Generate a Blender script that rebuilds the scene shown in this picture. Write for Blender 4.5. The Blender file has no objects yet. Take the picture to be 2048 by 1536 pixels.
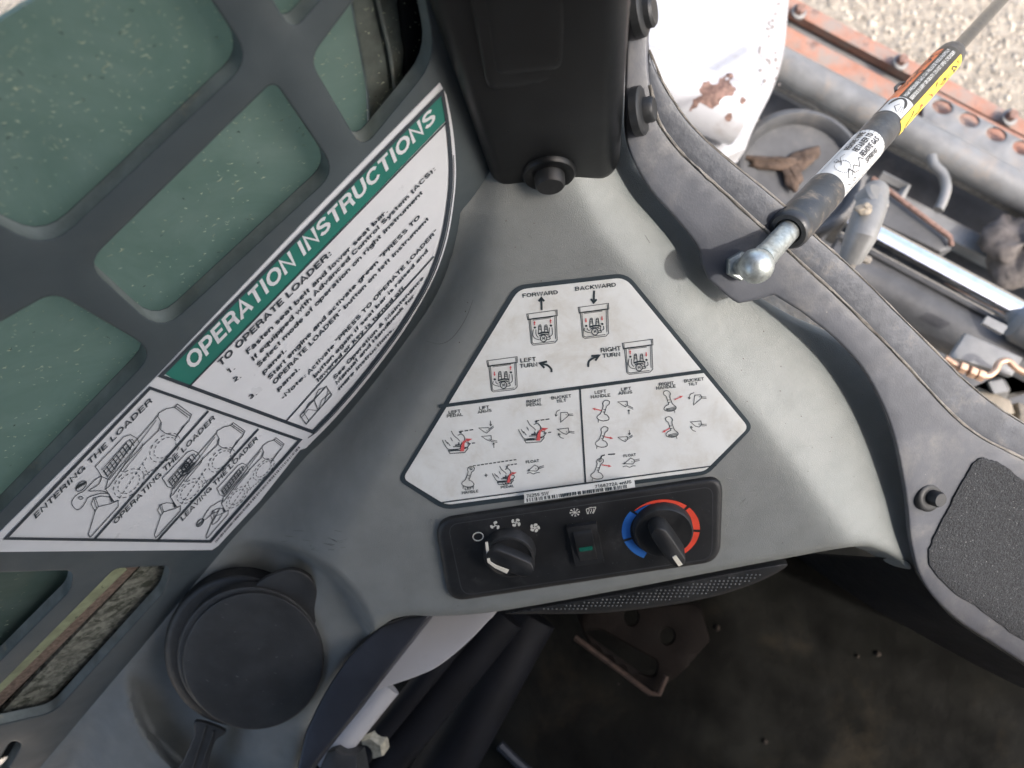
import bpy, math, random
import numpy as np
from mathutils import Vector, Matrix
from mathutils.geometry import delaunay_2d_cdt
random.seed(7); rng = np.random.RandomState(5)
SC = bpy.context.scene; COL = SC.collection
# ------------------------------------------------------------------ camera
F = 1400.0                                   # focal length in pixels of the 2048 wide photograph
n_ = np.array([116., -292., -F]); n_ /= np.linalg.norm(n_)
zc = -n_; xc = np.array([1., 0, 0]); xc -= xc.dot(zc)*zc; xc /= np.linalg.norm(xc); yc = np.cross(zc, xc)
RW = np.array([xc, yc, zc])                  # camera -> world
C = np.array([0., 0., 1.75])
cam = bpy.data.cameras.new('camera'); camo = bpy.data.objects.new('camera', cam); COL.objects.link(camo)
M4 = Matrix.Identity(4)
for i in range(3):
    for j in range(3): M4[i][j] = RW[i, j]
    M4[i][3] = C[i]
camo.matrix_world = M4
cam.sensor_width = 36; cam.sensor_fit = 'HORIZONTAL'; cam.lens = F/2048*36
cam.clip_start = .01; cam.clip_end = 500
cam.dof.use_dof = True; cam.dof.focus_distance = .425; cam.dof.aperture_fstop = 7.2
SC.camera = camo
# ------------------------------------------------------------------ light
SUN = np.array([.80, -.48, 1.12]); SUN /= np.linalg.norm(SUN)
W = bpy.data.worlds.new('World'); SC.world = W; W.use_nodes = True
nt = W.node_tree; bg = nt.nodes['Background']; sk = nt.nodes.new('ShaderNodeTexSky'); sk.sky_type = 'NISHITA'
sk.sun_disc = False; sk.sun_elevation = math.asin(SUN[2]); sk.sun_rotation = math.atan2(SUN[0], SUN[1])
sk.dust_density = 4.0; sk.air_density = 1.0; sk.ozone_density = .8
nt.links.new(sk.outputs[0], bg.inputs[0]); bg.inputs[1].default_value = .15
sl = bpy.data.lights.new('sun', 'SUN'); so = bpy.data.objects.new('sun', sl); COL.objects.link(so)
sl.energy = 1.0; sl.angle = math.radians(1.3); sl.color = (1, .965, .92)
so.location = (3, 0, 5); so.rotation_euler = Vector(SUN).to_track_quat('Z', 'Y').to_euler()
SC.view_settings.view_transform = 'Standard'; SC.view_settings.look = 'None'
SC.view_settings.gamma = 1; SC.view_settings.exposure = 1.6
# ------------------------------------------------------------------ picture rays -> world
def rays(p):
    p = np.atleast_2d(np.asarray(p, float))
    d = np.stack([(p[:, 0]-1024)/F, (768-p[:, 1])/F, -np.ones(len(p))], 1) @ RW.T
    return d/(-d[:, 2:3])
def P(px, py, t): return C + t*rays([px, py])[0]
class Surf:
    def __init__(s, n, pt, e=None):
        s.n = np.array(n, float); s.n /= np.linalg.norm(s.n); s.c = s.n.dot(pt); s.e = e
    def at(s, p, off=0.):
        p = np.atleast_2d(np.asarray(p, float)); d = rays(p)
        e = off + (s.e(p) if s.e else 0.)
        t = (s.c + e - s.n.dot(C))/(d @ s.n)
        return C + t[:, None]*d
def plane3(a, b, c, e=None):
    n = np.cross(b-a, c-a); n /= np.linalg.norm(n)
    if n.dot(C-a) < 0: n = -n
    return Surf(n, a, e)
def flat(t, e=None): return Surf((0, 0, 1), C-np.array([0, 0, t]), e)
# ------------------------------------------------------------------ object building
def wloc(o):
    v = np.zeros(3)
    while o is not None: v = v+np.array(o.location); o = o.parent
    return v
def tag(o, label=None, cat=None, group=None, kind=None):
    if label: o['label'] = label
    if cat: o['category'] = cat
    if group: o['group'] = group
    if kind: o['kind'] = kind
    return o
def thing(name, loc, label, cat, group=None):
    o = bpy.data.objects.new(name, None); COL.objects.link(o); o.location = Vector(loc); o.empty_display_size = .02
    return tag(o, label, cat, group)
def mk(name, V, Fc, mat, parent=None, smooth=True, ang=40, mats=None, mi=None):
    V = np.asarray(V, float); c = V.mean(0)
    me = bpy.data.meshes.new(name); me.from_pydata([tuple(v) for v in V-c], [], [tuple(int(i) for i in f) for f in Fc])
    if mats:
        for m in mats: me.materials.append(m)
        me.polygons.foreach_set('material_index', mi)
    else: me.materials.append(mat)
    me.update()
    if smooth:
        me.polygons.foreach_set('use_smooth', [True]*len(me.polygons)); me.set_sharp_from_angle(angle=math.radians(ang))
    o = bpy.data.objects.new(name, me); COL.objects.link(o)
    if parent is not None: o.parent = parent; o.location = Vector(c-wloc(parent))
    else: o.location = Vector(c)
    return o
class MB:
    def __init__(s): s.V = []; s.F = []; s.n = 0
    def add(s, V, Fc):
        V = np.asarray(V, float).reshape(-1, 3); s.V.append(V); s.F += [tuple(i+s.n for i in f) for f in Fc]; s.n += len(V); return s
    def build(s, name, mat, parent=None, **k): return mk(name, np.concatenate(s.V), s.F, mat, parent, **k)
def frame(a):
    a = np.array(a, float); a /= np.linalg.norm(a)
    h = np.array([0, 0, 1.]) if abs(a[2]) < .9 else np.array([1., 0, 0])
    u = np.cross(h, a); u /= np.linalg.norm(u); return a, u, np.cross(a, u)
def g_lathe(p0, ax, prof, seg=32):
    a, u, v = frame(ax); p0 = np.array(p0); V = []; Fc = []
    for s_, r in prof:
        for k in range(seg):
            th = 2*math.pi*k/seg; V.append(p0+a*s_+r*(math.cos(th)*u+math.sin(th)*v))
    for i in range(len(prof)-1):
        for k in range(seg):
            k2 = (k+1) % seg; Fc.append((i*seg+k, i*seg+k2, (i+1)*seg+k2, (i+1)*seg+k))
    Fc.append(tuple(range(seg))[::-1]); Fc.append(tuple((len(prof)-1)*seg+k for k in range(seg)))
    return V, Fc
def g_disc(p0, ax, r, h, b=.0006, seg=36): return g_lathe(p0, ax, [(0, r), (h-b, r), (h-.3*b, r-.3*b), (h, r-b)], seg)
def g_tube(pts, r, seg=12):
    pts = np.array(pts, float); V = []; Fc = []; N = len(pts); u0 = None
    for i in range(N):
        a = pts[min(i+1, N-1)]-pts[max(i-1, 0)]; a /= np.linalg.norm(a)
        if u0 is None: _, u, v = frame(a)
        else: u = u0-u0.dot(a)*a; u /= np.linalg.norm(u); v = np.cross(a, u)
        u0 = u; rr = r[i] if hasattr(r, '__len__') else r
        for k in range(seg):
            th = 2*math.pi*k/seg; V.append(pts[i]+rr*(math.cos(th)*u+math.sin(th)*v))
    for i in range(N-1):
        for k in range(seg):
            k2 = (k+1) % seg; Fc.append((i*seg+k, i*seg+k2, (i+1)*seg+k2, (i+1)*seg+k))
    Fc.append(tuple(range(seg))[::-1]); Fc.append(tuple((N-1)*seg+k for k in range(seg)))
    return V, Fc
def g_hex(p0, ax, r, h): return g_lathe(p0, ax, [(0, r), (h*.85, r), (h, r*.9)], 6)
def g_box(c, x, y, z, b=0):                       # half-extent vectors, chamfered by b (fraction)
    c = np.array(c); x = np.array(x, float); y = np.array(y, float); z = np.array(z, float)
    V = []; k = 1-b
    for s in (-1, 1):
        for lay in (0, 1):
            q = k if (lay == (0 if s < 0 else 1)) else 1
            zz = s*(1 if q != 1 or b == 0 else k)
            for a, d in ((-1, -1), (1, -1), (1, 1), (-1, 1)): V.append(c+a*q*x+d*q*y+z*zz)
    Fc = [(3, 2, 1, 0), (12, 13, 14, 15)]
    for i in range(3):
        for j in range(4): Fc.append((i*4+j, i*4+(j+1) % 4, (i+1)*4+(j+1) % 4, (i+1)*4+j))
    return V, Fc
# ---- outlines (picture coordinates, measured on the photograph, later laid on real surfaces)
def smooth_line(pts, n=6, closed=False):
    pts = [np.array(p, float) for p in pts]; N = len(pts); out = []
    rngi = range(N if closed else N-1)
    for i in rngi:
        p1 = pts[i]; p2 = pts[(i+1) % N]
        p0 = pts[i-1] if (closed or i > 0) else 2*p1-p2
        p3 = pts[(i+2) % N] if (closed or i < N-2) else 2*p2-p1
        for k in range(n):
            t = k/n; out.append(.5*((2*p1)+(-p0+p2)*t+(2*p0-5*p1+4*p2-p3)*t*t+(-p0+3*p1-3*p2+p3)*t**3))
    if not closed: out.append(pts[-1])
    return np.array(out)
def roundp(pts, r=10, n=5):
    N = len(pts); out = []
    for i in range(N):
        p = np.array(pts[i][:2], float); ri = pts[i][2] if len(pts[i]) > 2 else r
        a = np.array(pts[i-1][:2], float)-p; b = np.array(pts[(i+1) % N][:2], float)-p
        la, lb = np.linalg.norm(a), np.linalg.norm(b); d = min(ri, la*.48, lb*.48); a /= la; b /= lb
        for k in range(n+1):
            t = k/n; out.append((1-t)**2*(p+a*d)+2*t*(1-t)*p+t*t*(p+b*d))
    return np.array(out)
def inside(p, poly):
    x, y = p[:, 0], p[:, 1]; r = np.zeros(len(p), bool); N = len(poly)
    for i in range(N):
        x1, y1 = poly[i]; x2, y2 = poly[(i+1) % N]
        if y1 == y2: continue
        c = ((y1 > y) != (y2 > y)) & (x < (x2-x1)*(y-y1)/(y2-y1)+x1); r ^= c
    return r
def pdist(p, line, closed=False):                 # distance and side (+ = right of travel as seen in the picture)
    best = np.full(len(p), 1e9); sg = np.ones(len(p)); N = len(line)
    for i in range(N if closed else N-1):
        a = np.array(line[i], float); b = np.array(line[(i+1) % N], float); ab = b-a; L2 = ab.dot(ab)
        if L2 < 1e-9: continue
        t = ((p-a) @ ab)/L2; lo = -1e9 if (i == 0 and not closed) else 0; hi = 1e9 if (i == N-2 and not closed) else 1
        q = a+np.clip(t, lo, hi)[:, None]*ab; d = np.linalg.norm(p-q, axis=1)
        cr = ab[0]*(p[:, 1]-a[1])-ab[1]*(p[:, 0]-a[0]); m = d < best
        best[m] = d[m]; sg[m] = np.sign(cr[m])
    return best, sg
def sstep(x): x = np.clip(x, 0, 1); return x*x*(3-2*x)
def resample(o, step):
    o = np.asarray(o, float); out = []
    for i in range(len(o)):
        a, b = o[i], o[(i+1) % len(o)]; L = np.linalg.norm(b-a); k = max(1, int(round(L/step)))
        for j in range(k): out.append(a+(b-a)*j/k)
    out2 = [out[0]]
    for q in out[1:]:
        if np.linalg.norm(q-out2[-1]) > .35: out2.append(q)
    return np.array(out2)
def sheet(name, outline, surf, mat, parent=None, off=0., thick=.001, rnd=0, depth=None, grid=30, step=None, holes=(), vdir=None, ang=40, kind=None, sidemat=None):
    """a plate cut to an outline, laid on a surface: rounded rim (rnd px wide, depth metres deep), real thickness"""
    step = step or grid; o = resample(outline, step)
    a = 0.5*sum(o[i-1][0]*o[i][1]-o[i][0]*o[i-1][1] for i in range(len(o)))
    if a < 0: o = o[::-1]
    hs = [resample(h, step) for h in holes]
    pts = [tuple(q) for q in o]; edges = [(i, (i+1) % len(o)) for i in range(len(o))]
    for h in hs:
        b = len(pts); pts += [tuple(q) for q in h]; edges += [(b+i, b+(i+1) % len(h)) for i in range(len(h))]
    nb = len(pts); extra = []
    if rnd:
        def ring(h, s):
            tn = np.roll(h, -1, 0)-np.roll(h, 1, 0); tn /= np.linalg.norm(tn, axis=1)[:, None]+1e-9
            nn = np.stack([-tn[:, 1], tn[:, 0]], 1)*s
            for q in (.07, .25, .55, 1.0): extra.append(h+nn*rnd*q)
        ring(o, 1)
        for h in hs:
            ah = 0.5*sum(h[i-1][0]*h[i][1]-h[i][0]*h[i-1][1] for i in range(len(h))); ring(h, -1 if ah > 0 else 1)
    mn, mx = o.min(0), o.max(0)
    gx, gy = np.meshgrid(np.arange(mn[0]+grid*.5, mx[0], grid), np.arange(mn[1]+grid*.5, mx[1], grid))
    g = np.stack([gx.ravel(), gy.ravel()], 1); allb = [o]+hs
    def filt(g, d0):
        if not len(g): return g
        k = inside(g, o)
        for h in hs: k &= ~inside(g, h)
        g = g[k]; dd = np.full(len(g), 1e9)
        for h in allb: dd = np.minimum(dd, pdist(g, h, True)[0])
        return g[dd > d0]
    g = filt(g, rnd*1.1+grid*.3); pts += [tuple(q) for q in g]
    if rnd:
        j = 0
        for q, e in zip((.07, .25, .55, 1.0)*len(allb), extra):
            pts += [tuple(z) for z in filt(e, rnd*q*.85)]
    r = delaunay_2d_cdt([Vector((p[0], -p[1])) for p in pts], edges, [], 0, 1e-4)
    v2 = np.array([(v[0], -v[1]) for v in r[0]]); f = np.array([t for t in r[2]])
    cen = v2[f].mean(1); keep = inside(cen, o)
    for h in hs: keep &= ~inside(cen, h)
    f = f[keep]
    used = np.unique(f); rm = -np.ones(len(v2), int); rm[used] = np.arange(len(used)); v2 = v2[used]; f = rm[f]
    extra_e = 0
    if rnd:
        dd = np.full(len(v2), 1e9)
        for h in allb: dd = np.minimum(dd, pdist(v2, h, True)[0])
        q = np.clip(1-dd/rnd, 0, 1); extra_e = -(depth or thick*.5)*(1-np.sqrt(np.maximum(0, 1-q*q)))
    top = surf.at(v2, off+extra_e)
    vd = np.array(vdir) if vdir is not None else -surf.n
    bot = top+vd*thick - (0 if np.isscalar(extra_e) else (extra_e[:, None]*surf.n))*(1 if vdir is None else 0)
    n = len(v2); ed = {}
    for t in f:
        for a, b in ((t[0], t[1]), (t[1], t[2]), (t[2], t[0])): ed[(a, b)] = 1
    Fc = [tuple(t) for t in f]+[(t[2]+n, t[1]+n, t[0]+n) for t in f]
    for (a, b) in ed:
        if (b, a) not in ed: Fc.append((b, a, a+n, b+n))
    nf = 2*len(f); ob = mk(name, np.concatenate([top, bot]), Fc, mat, parent, ang=ang, mats=[mat, sidemat] if sidemat else None, mi=[0]*nf+[1]*(len(Fc)-nf))
    if kind: ob['kind'] = kind
    return ob
# ------------------------------------------------------------------ flat print
_tc = {}
def _arc(cx, cy, rx, ry, a0, a1):
    n = max(3, int(abs(a1-a0)/28)); return [(cx+rx*math.cos(math.radians(a0+(a1-a0)*i/n)), cy+ry*math.sin(math.radians(a0+(a1-a0)*i/n))) for i in range(n+1)]
def _glyphs():
    A = _arc; G = {}; xh = .66; r = .215; m = .375                     # bold grotesque capitals one unit high, drawn as centre lines
    G['A'] = (.80, [[(.06, 0), (.40, .97), (.74, 0)], [(.2, .30), (.6, .30)]]); G['B'] = (.76, [[(.11, 0), (.11, 1)], [(.11, .91), (.4, .91)]+A(.42, .72, .2, .19, 80, -80)+[(.11, .53)], [(.4, .53)]+A(.42, .31, .23, .22, 80, -80)+[(.11, .09)]])
    G['C'] = (.80, [A(.43, .5, .33, .41, 35, 325)]); G['D'] = (.80, [[(.11, 0), (.11, 1)], [(.11, .91), (.33, .91)]+A(.34, .5, .35, .41, 80, -80)+[(.11, .09)]])
    G['E'] = (.68, [[(.11, 0), (.11, 1)], [(.11, .91), (.63, .91)], [(.11, .52), (.58, .52)], [(.11, .09), (.65, .09)]]); G['F'] = (.63, [[(.11, 0), (.11, 1)], [(.11, .91), (.61, .91)], [(.11, .51), (.54, .51)]])
    G['G'] = (.84, [A(.43, .5, .34, .41, 38, 330)+[(.76, .30), (.76, .0)], [(.45, .44), (.84, .44)]]); G['H'] = (.78, [[(.11, 0), (.11, 1)], [(.67, 0), (.67, 1)], [(.11, .52), (.67, .52)]])
    G['I'] = (.30, [[(.15, 0), (.15, 1)]]); G['K'] = (.78, [[(.11, 0), (.11, 1)], [(.11, .36), (.68, 1)], [(.3, .56), (.72, 0)]]); G['L'] = (.62, [[(.11, 1), (.11, 0)], [(.11, .09), (.60, .09)]])
    G['M'] = (.92, [[(.11, 0), (.11, .98), (.46, .1), (.81, .98), (.81, 0)]]); G['N'] = (.78, [[(.11, 0), (.11, .95), (.67, .05), (.67, 1)]]); G['O'] = (.86, [A(.43, .5, .34, .41, 0, 360)])
    G['P'] = (.72, [[(.11, 0), (.11, 1)], [(.11, .91), (.4, .91)]+A(.4, .665, .23, .245, 80, -80)+[(.11, .42)]]); G['R'] = (.78, [[(.11, 0), (.11, 1)], [(.11, .91), (.42, .91)]+A(.43, .69, .22, .22, 80, -80)+[(.11, .47)], [(.42, .47), (.6, .4), (.63, .2), (.68, 0)]])
    G['S'] = (.74, [A(.37, .71, .26, .20, 20, 180)+[(.14, .62), (.3, .53), (.5, .47), (.62, .36)]+A(.37, .29, .27, .20, 0, -165)]); G['T'] = (.68, [[(.34, 0), (.34, 1)], [(.02, .91), (.66, .91)]])
    G['U'] = (.78, [[(.11, 1), (.11, .36)]+A(.39, .36, .28, .27, 180, 360)+[(.67, 1)]]); G['V'] = (.72, [[(.05, 1), (.36, .04), (.67, 1)]]); G['W'] = (1.06, [[(.06, 1), (.28, .04), (.53, .96), (.78, .04), (1., 1)]]); G['Y'] = (.74, [[(.05, 1), (.37, .45), (.37, 0)], [(.37, .45), (.69, 1)]])
    G['X'] = (.74, [[(.05, 1), (.69, 0)], [(.69, 1), (.05, 0)]]); G['J'] = (.6, [[(.5, 1), (.5, .3)]+A(.3, .3, .2, .21, 0, -180)]); G['Z'] = (.66, [[(.05, .91), (.58, .91), (.07, .09), (.62, .09)]]); G['Q'] = (.86, [A(.43, .5, .34, .41, 0, 360), [(.5, .25), (.75, 0)]])
    bowl = A(.32, m-.04, .23, .27, 0, 360)
    G['a'] = (.62, [A(.30, .5, .2, .16, 165, 0)+[(.5, 0)], [(.5, .4), (.25, .36)]+A(.25, .2, .15, .13, 100, 280)+[(.5, .2)]]); G['b'] = (.66, [[(.09, 0), (.09, 1)], A(.33, .335, .24, .26, 0, 360)]); G['c'] = (.58, [A(.32, .335, .23, .26, 45, 315)])
    G['d'] = (.66, [[(.57, 0), (.57, 1)], A(.33, .335, .24, .26, 0, 360)]); G['e'] = (.62, [[(.1, .34), (.54, .34)]+A(.32, .335, .23, .26, 5, 315)]); G['f'] = (.38, [[(.19, 0), (.19, .76)]+A(.36, .78, .15, .14, 170, 90), [(.02, .60), (.36, .60)]])
    G['g'] = (.66, [[(.57, .7), (.57, -.02)]+A(.33, -.04, .24, .18, 0, -150), A(.33, .35, .24, .25, 0, 360)]); G['h'] = (.62, [[(.09, 0), (.09, 1)], [(.09, .36)]+A(.31, .4, .21, .2, 170, 0)+[(.52, 0)]]); G['i'] = (.28, [[(.14, 0), (.14, .7)], [(.14, .84), (.14, 1)]])
    G['k'] = (.6, [[(.09, 0), (.09, 1)], [(.09, .26), (.5, .7)], [(.26, .42), (.54, 0)]]); G['l'] = (.28, [[(.14, 0), (.14, 1)]]); G['m'] = (.94, [[(.09, 0), (.09, .7)], [(.09, .4)]+A(.28, .42, .19, .18, 170, 0)+[(.47, 0)], [(.47, .4)]+A(.66, .42, .19, .18, 170, 0)+[(.85, 0)]])
    G['n'] = (.62, [[(.09, 0), (.09, .7)], [(.09, .36)]+A(.31, .4, .21, .2, 170, 0)+[(.52, 0)]]); G['o'] = (.64, [A(.32, .335, .24, .26, 0, 360)]); G['p'] = (.66, [[(.09, -.26), (.09, .7)], A(.33, .335, .24, .26, 0, 360)]); G['q'] = (.66, [[(.57, -.26), (.57, .7)], A(.33, .335, .24, .26, 0, 360)])
    G['r'] = (.42, [[(.09, 0), (.09, .7)], [(.09, .38)]+A(.32, .4, .22, .2, 170, 90)+[(.4, .6)]]); G['s'] = (.56, [A(.28, .47, .18, .13, 25, 180)+[(.14, .4), (.4, .29), (.46, .2)]+A(.28, .2, .19, .13, 0, -160)]); G['t'] = (.38, [[(.18, .88), (.18, .2)]+A(.33, .2, .15, .12, 190, 270), [(.02, .60), (.36, .60)]])
    G['u'] = (.62, [[(.09, .68), (.09, .28)]+A(.3, .28, .21, .2, 180, 350)+[(.52, .3)], [(.52, .68), (.52, 0)]]); G['v'] = (.58, [[(.04, .68), (.29, .03), (.54, .68)]]); G['w'] = (.84, [[(.04, .68), (.22, .03), (.42, .65), (.62, .03), (.8, .68)]]); G['y'] = (.58, [[(.04, .68), (.29, .05)], [(.54, .68), (.26, -.2), (.08, -.2)]])
    G['0'] = (.62, [A(.31, .5, .22, .41, 0, 360)]); G['1'] = (.62, [[(.12, .76), (.36, .98), (.36, 0)]]); G['2'] = (.62, [A(.31, .7, .21, .22, 170, -30)+[(.1, .09), (.56, .09)]]); G['3'] = (.62, [A(.3, .72, .19, .19, 160, -90), A(.3, .31, .22, .22, 90, -160)])
    G['4'] = (.62, [[(.42, 0), (.42, .95), (.06, .28), (.6, .28)]]); G['5'] = (.62, [[(.54, .91), (.17, .91), (.12, .52)]+A(.3, .34, .22, .25, 120, -160)]); G['6'] = (.62, [A(.31, .3, .21, .23, 0, 360), A(.35, .5, .25, .42, 60, 200)]); G['7'] = (.62, [[(.06, .91), (.55, .91), (.24, 0)]])
    G['8'] = (.62, [A(.31, .72, .18, .19, 0, 360), A(.31, .3, .22, .22, 0, 360)]); G['9'] = (.62, [A(.31, .7, .21, .22, 0, 360), A(.27, .5, .25, .42, 20, -130)]); G['.'] = (.30, [[(.15, 0), (.15, .17)]]); G[':'] = (.32, [[(.16, 0), (.16, .17)], [(.16, .5), (.16, .67)]])
    G['-'] = (.36, [[(.04, .34), (.32, .34)]]); G['('] = (.36, [A(.45, .4, .3, .65, 130, 230)]); G[')'] = (.36, [A(-.09, .4, .3, .65, 50, -50)]); G['\u201c'] = (.44, [[(.12, .72), (.16, 1)], [(.3, .72), (.34, 1)]]); G['\u201d'] = (.44, [[(.12, .72), (.16, 1)], [(.3, .72), (.34, 1)]])
    G['&'] = (.78, [[(.72, 0), (.24, .66)]+A(.35, .78, .15, .14, 200, -30)+[(.2, .44)]+A(.3, .26, .2, .18, 140, 300)+[(.66, .44)]]); G[' '] = (.30, []); G['+'] = (.6, [[(.3, .1), (.3, .7)], [(0, .4), (.6, .4)]]); return G
GLY = _glyphs()
def text2d(s, wt=.17):
    if (s, wt) in _tc: return _tc[(s, wt)]
    V = []; Fc = []; x = 0.; n = 0
    for ch in s:
        w, strokes = GLY[ch]
        for st in strokes:
            p = np.array(st, float); clos = np.linalg.norm(p[0]-p[-1]) < 1e-6 and len(p) > 3
            if clos: p = p[:-1]
            N = len(p)
            for i in range(N):
                a = p[i-1] if (i > 0 or clos) else p[i]; b = p[(i+1) % N] if (i < N-1 or clos) else p[i]
                d1 = p[i]-a; d2 = b-p[i]; l1, l2 = np.linalg.norm(d1), np.linalg.norm(d2); d1 = d1/l1 if l1 > 1e-6 else d2/(l2+1e-9); d2 = d2/l2 if l2 > 1e-6 else d1
                nn = np.array([-(d1+d2)[1], (d1+d2)[0]]); L = np.linalg.norm(nn); nn = nn/L if L > .3 else np.array([-d1[1], d1[0]])
                k = 1/max(.6, abs(nn.dot([-d1[1], d1[0]]))); V += [p[i]+nn*wt*.5*k+[x, 0], p[i]-nn*wt*.5*k+[x, 0]]
            Fc += [(n+2*i, n+2*i+1, n+2*((i+1) % N)+1, n+2*((i+1) % N)) for i in range(N if clos else N-1)]; n += 2*N
        x += w+.06
    V = np.array(V); w0, w1 = V[:, 0].min(), V[:, 0].max(); V[:, 0] = (V[:, 0]-w0)/(w1-w0); _tc[(s, wt)] = (V, Fc); return V, Fc
class Print:
    def __init__(s, sc=1, ox=0, oy=0): s.V = []; s.F = []; s.n = 0; s.z(sc, ox, oy); s.G = []; s.cur = None; s.auto = None
    def g(s, name, join=False):
        if join:
            for q in s.G:
                if q[0] == name: s.cur = q; return
        s.cur = [name, [], [], 0]; s.G.append(s.cur)
    def store(s, V, Fc):
        if s.auto: s.g(s.auto)
        if s.cur is None: s.g('print')
        q = s.cur; q[1].append(V); q[2] += [tuple(i+q[3] for i in f) for f in Fc]; q[3] += len(V)
    def build_all(s, surf, off, mat, parent, fn=None):
        for nm, V, F_, n in s.G:
            if n:
                V = np.concatenate(V); mk(nm, surf.at(V, off) if fn is None else fn(V), F_, mat, parent, smooth=False)
    def z(s, sc, ox, oy, A=None): s.sc = sc; s.o = np.array([ox, oy], float); s.A = A; return s
    def tf(s, p):
        p = np.atleast_2d(np.asarray(p, float))
        if s.A is not None: p = p @ s.A[:, :2].T+s.A[:, 2]
        return p/s.sc+s.o
    def add(s, V, Fc, raw=False):
        V = np.asarray(V) if raw else s.tf(V); s.store(V, Fc); s.V.append(V); s.F += [tuple(i+s.n for i in f) for f in Fc]; s.n += len(V)
    def stroke(s, pts, w=1.2, closed=False, sm=0):
        if sm: pts = smooth_line(pts, sm, closed)
        p = s.tf(pts)                              # w in picture pixels
        out = []
        for i in range(len(p)):
            a = p[i-1] if (i > 0 or closed) else p[i]; b = p[(i+1) % len(p)] if (i < len(p)-1 or closed) else p[i]
            d1 = p[i]-a; d2 = b-p[i]; l1, l2 = np.linalg.norm(d1), np.linalg.norm(d2)
            d1 = d1/l1 if l1 > 1e-6 else d2/(l2+1e-9); d2 = d2/l2 if l2 > 1e-6 else d1
            nn = np.array([-(d1+d2)[1], (d1+d2)[0]]); L = np.linalg.norm(nn)
            nn = nn/L if L > 1e-6 else np.array([-d1[1], d1[0]])
            k = 1/max(.45, abs(nn.dot([-d1[1], d1[0]]))); out += [p[i]+nn*w*.5*k, p[i]-nn*w*.5*k]
        N = len(p); Fc = [(2*i, 2*i+1, 2*((i+1) % N)+1, 2*((i+1) % N)) for i in range(N if closed else N-1)]
        s.add(out, Fc, True)
    def dash(s, a, b, n, w=1.5, fill=.6):
        a = np.array(a, float); b = np.array(b, float)
        for i in range(n): s.stroke([a+(b-a)*i/n, a+(b-a)*(i+fill)/n], w)
    def poly(s, pts, sub=None):
        q = np.asarray(pts, float); p = q if sub is None else resample(q, sub)
        ext = []
        if sub:
            mn, mx = p.min(0), p.max(0); gx, gy = np.meshgrid(np.arange(mn[0], mx[0], sub), np.arange(mn[1], mx[1], sub))
            g = np.stack([gx.ravel(), gy.ravel()], 1); g = g[inside(g, p)]; g = g[pdist(g, p, True)[0] > sub*.3] if len(g) else g; ext = list(g)
        allp = [tuple(x) for x in p]+[tuple(x) for x in ext]
        r = delaunay_2d_cdt([Vector((x[0], -x[1])) for x in allp], [(i, (i+1) % len(p)) for i in range(len(p))], [], 0, 1e-4)
        v = np.array([(x[0], -x[1]) for x in r[0]]); f = [t for t in r[2] if inside(v[list(t)].mean(0)[None], p)[0]]
        s.add(v, f)
    def text(s, t, a, b, ua, ub=None, bold=.17):
        if s.cur and not s.auto: s.g('lettering')
        V, Fc = text2d(t, bold); a, b, ua = (np.array(x, float) for x in (a, b, ua)); ub = ua if ub is None else np.array(ub, float)
        x = V[:, :1]; y = V[:, 1:]; s.add(a+(b-a)*x+y*(ua*(1-x)+ub*x), Fc)
    def ell(s, c, rx, ry, w=None, n=20, a0=0, a1=360, rot=0):
        full = abs(a1-a0) >= 360; m = n if full else n+1
        th = [math.radians(a0+(a1-a0)*i/n) for i in range(m)]; cr, sr = math.cos(math.radians(rot)), math.sin(math.radians(rot))
        pts = [(c[0]+rx*math.cos(t)*cr-ry*math.sin(t)*sr, c[1]+rx*math.cos(t)*sr+ry*math.sin(t)*cr) for t in th]
        if w is None: s.poly(pts)
        else: s.stroke(pts, w, closed=full)
    def arrow(s, a, b, w=2.4, hw=9, hl=10):       # solid arrow (units of the local zoom)
        a = np.array(a, float); b = np.array(b, float); d = b-a; L = np.linalg.norm(d); d /= L; nn = np.array([-d[1], d[0]])
        m = b-d*hl; s.poly([a+nn*w, m+nn*w, m+nn*hw, b, m-nn*hw, m-nn*w, a-nn*w])
    def varrow(s, a, b, w=1.5, h=9):
        a = np.array(a, float); b = np.array(b, float); d = (b-a)/np.linalg.norm(b-a); nn = np.array([-d[1], d[0]])
        s.stroke([a, b], w); s.stroke([b-d*h+nn*h*.8, b, b-d*h-nn*h*.8], w)
    def build(s, name, surf, off, mat, parent, fn=None):
        V = np.concatenate(s.V); W3 = surf.at(V, off) if fn is None else fn(V)
        return mk(name, W3, [f for f in s.F], mat, parent, smooth=False)
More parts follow.
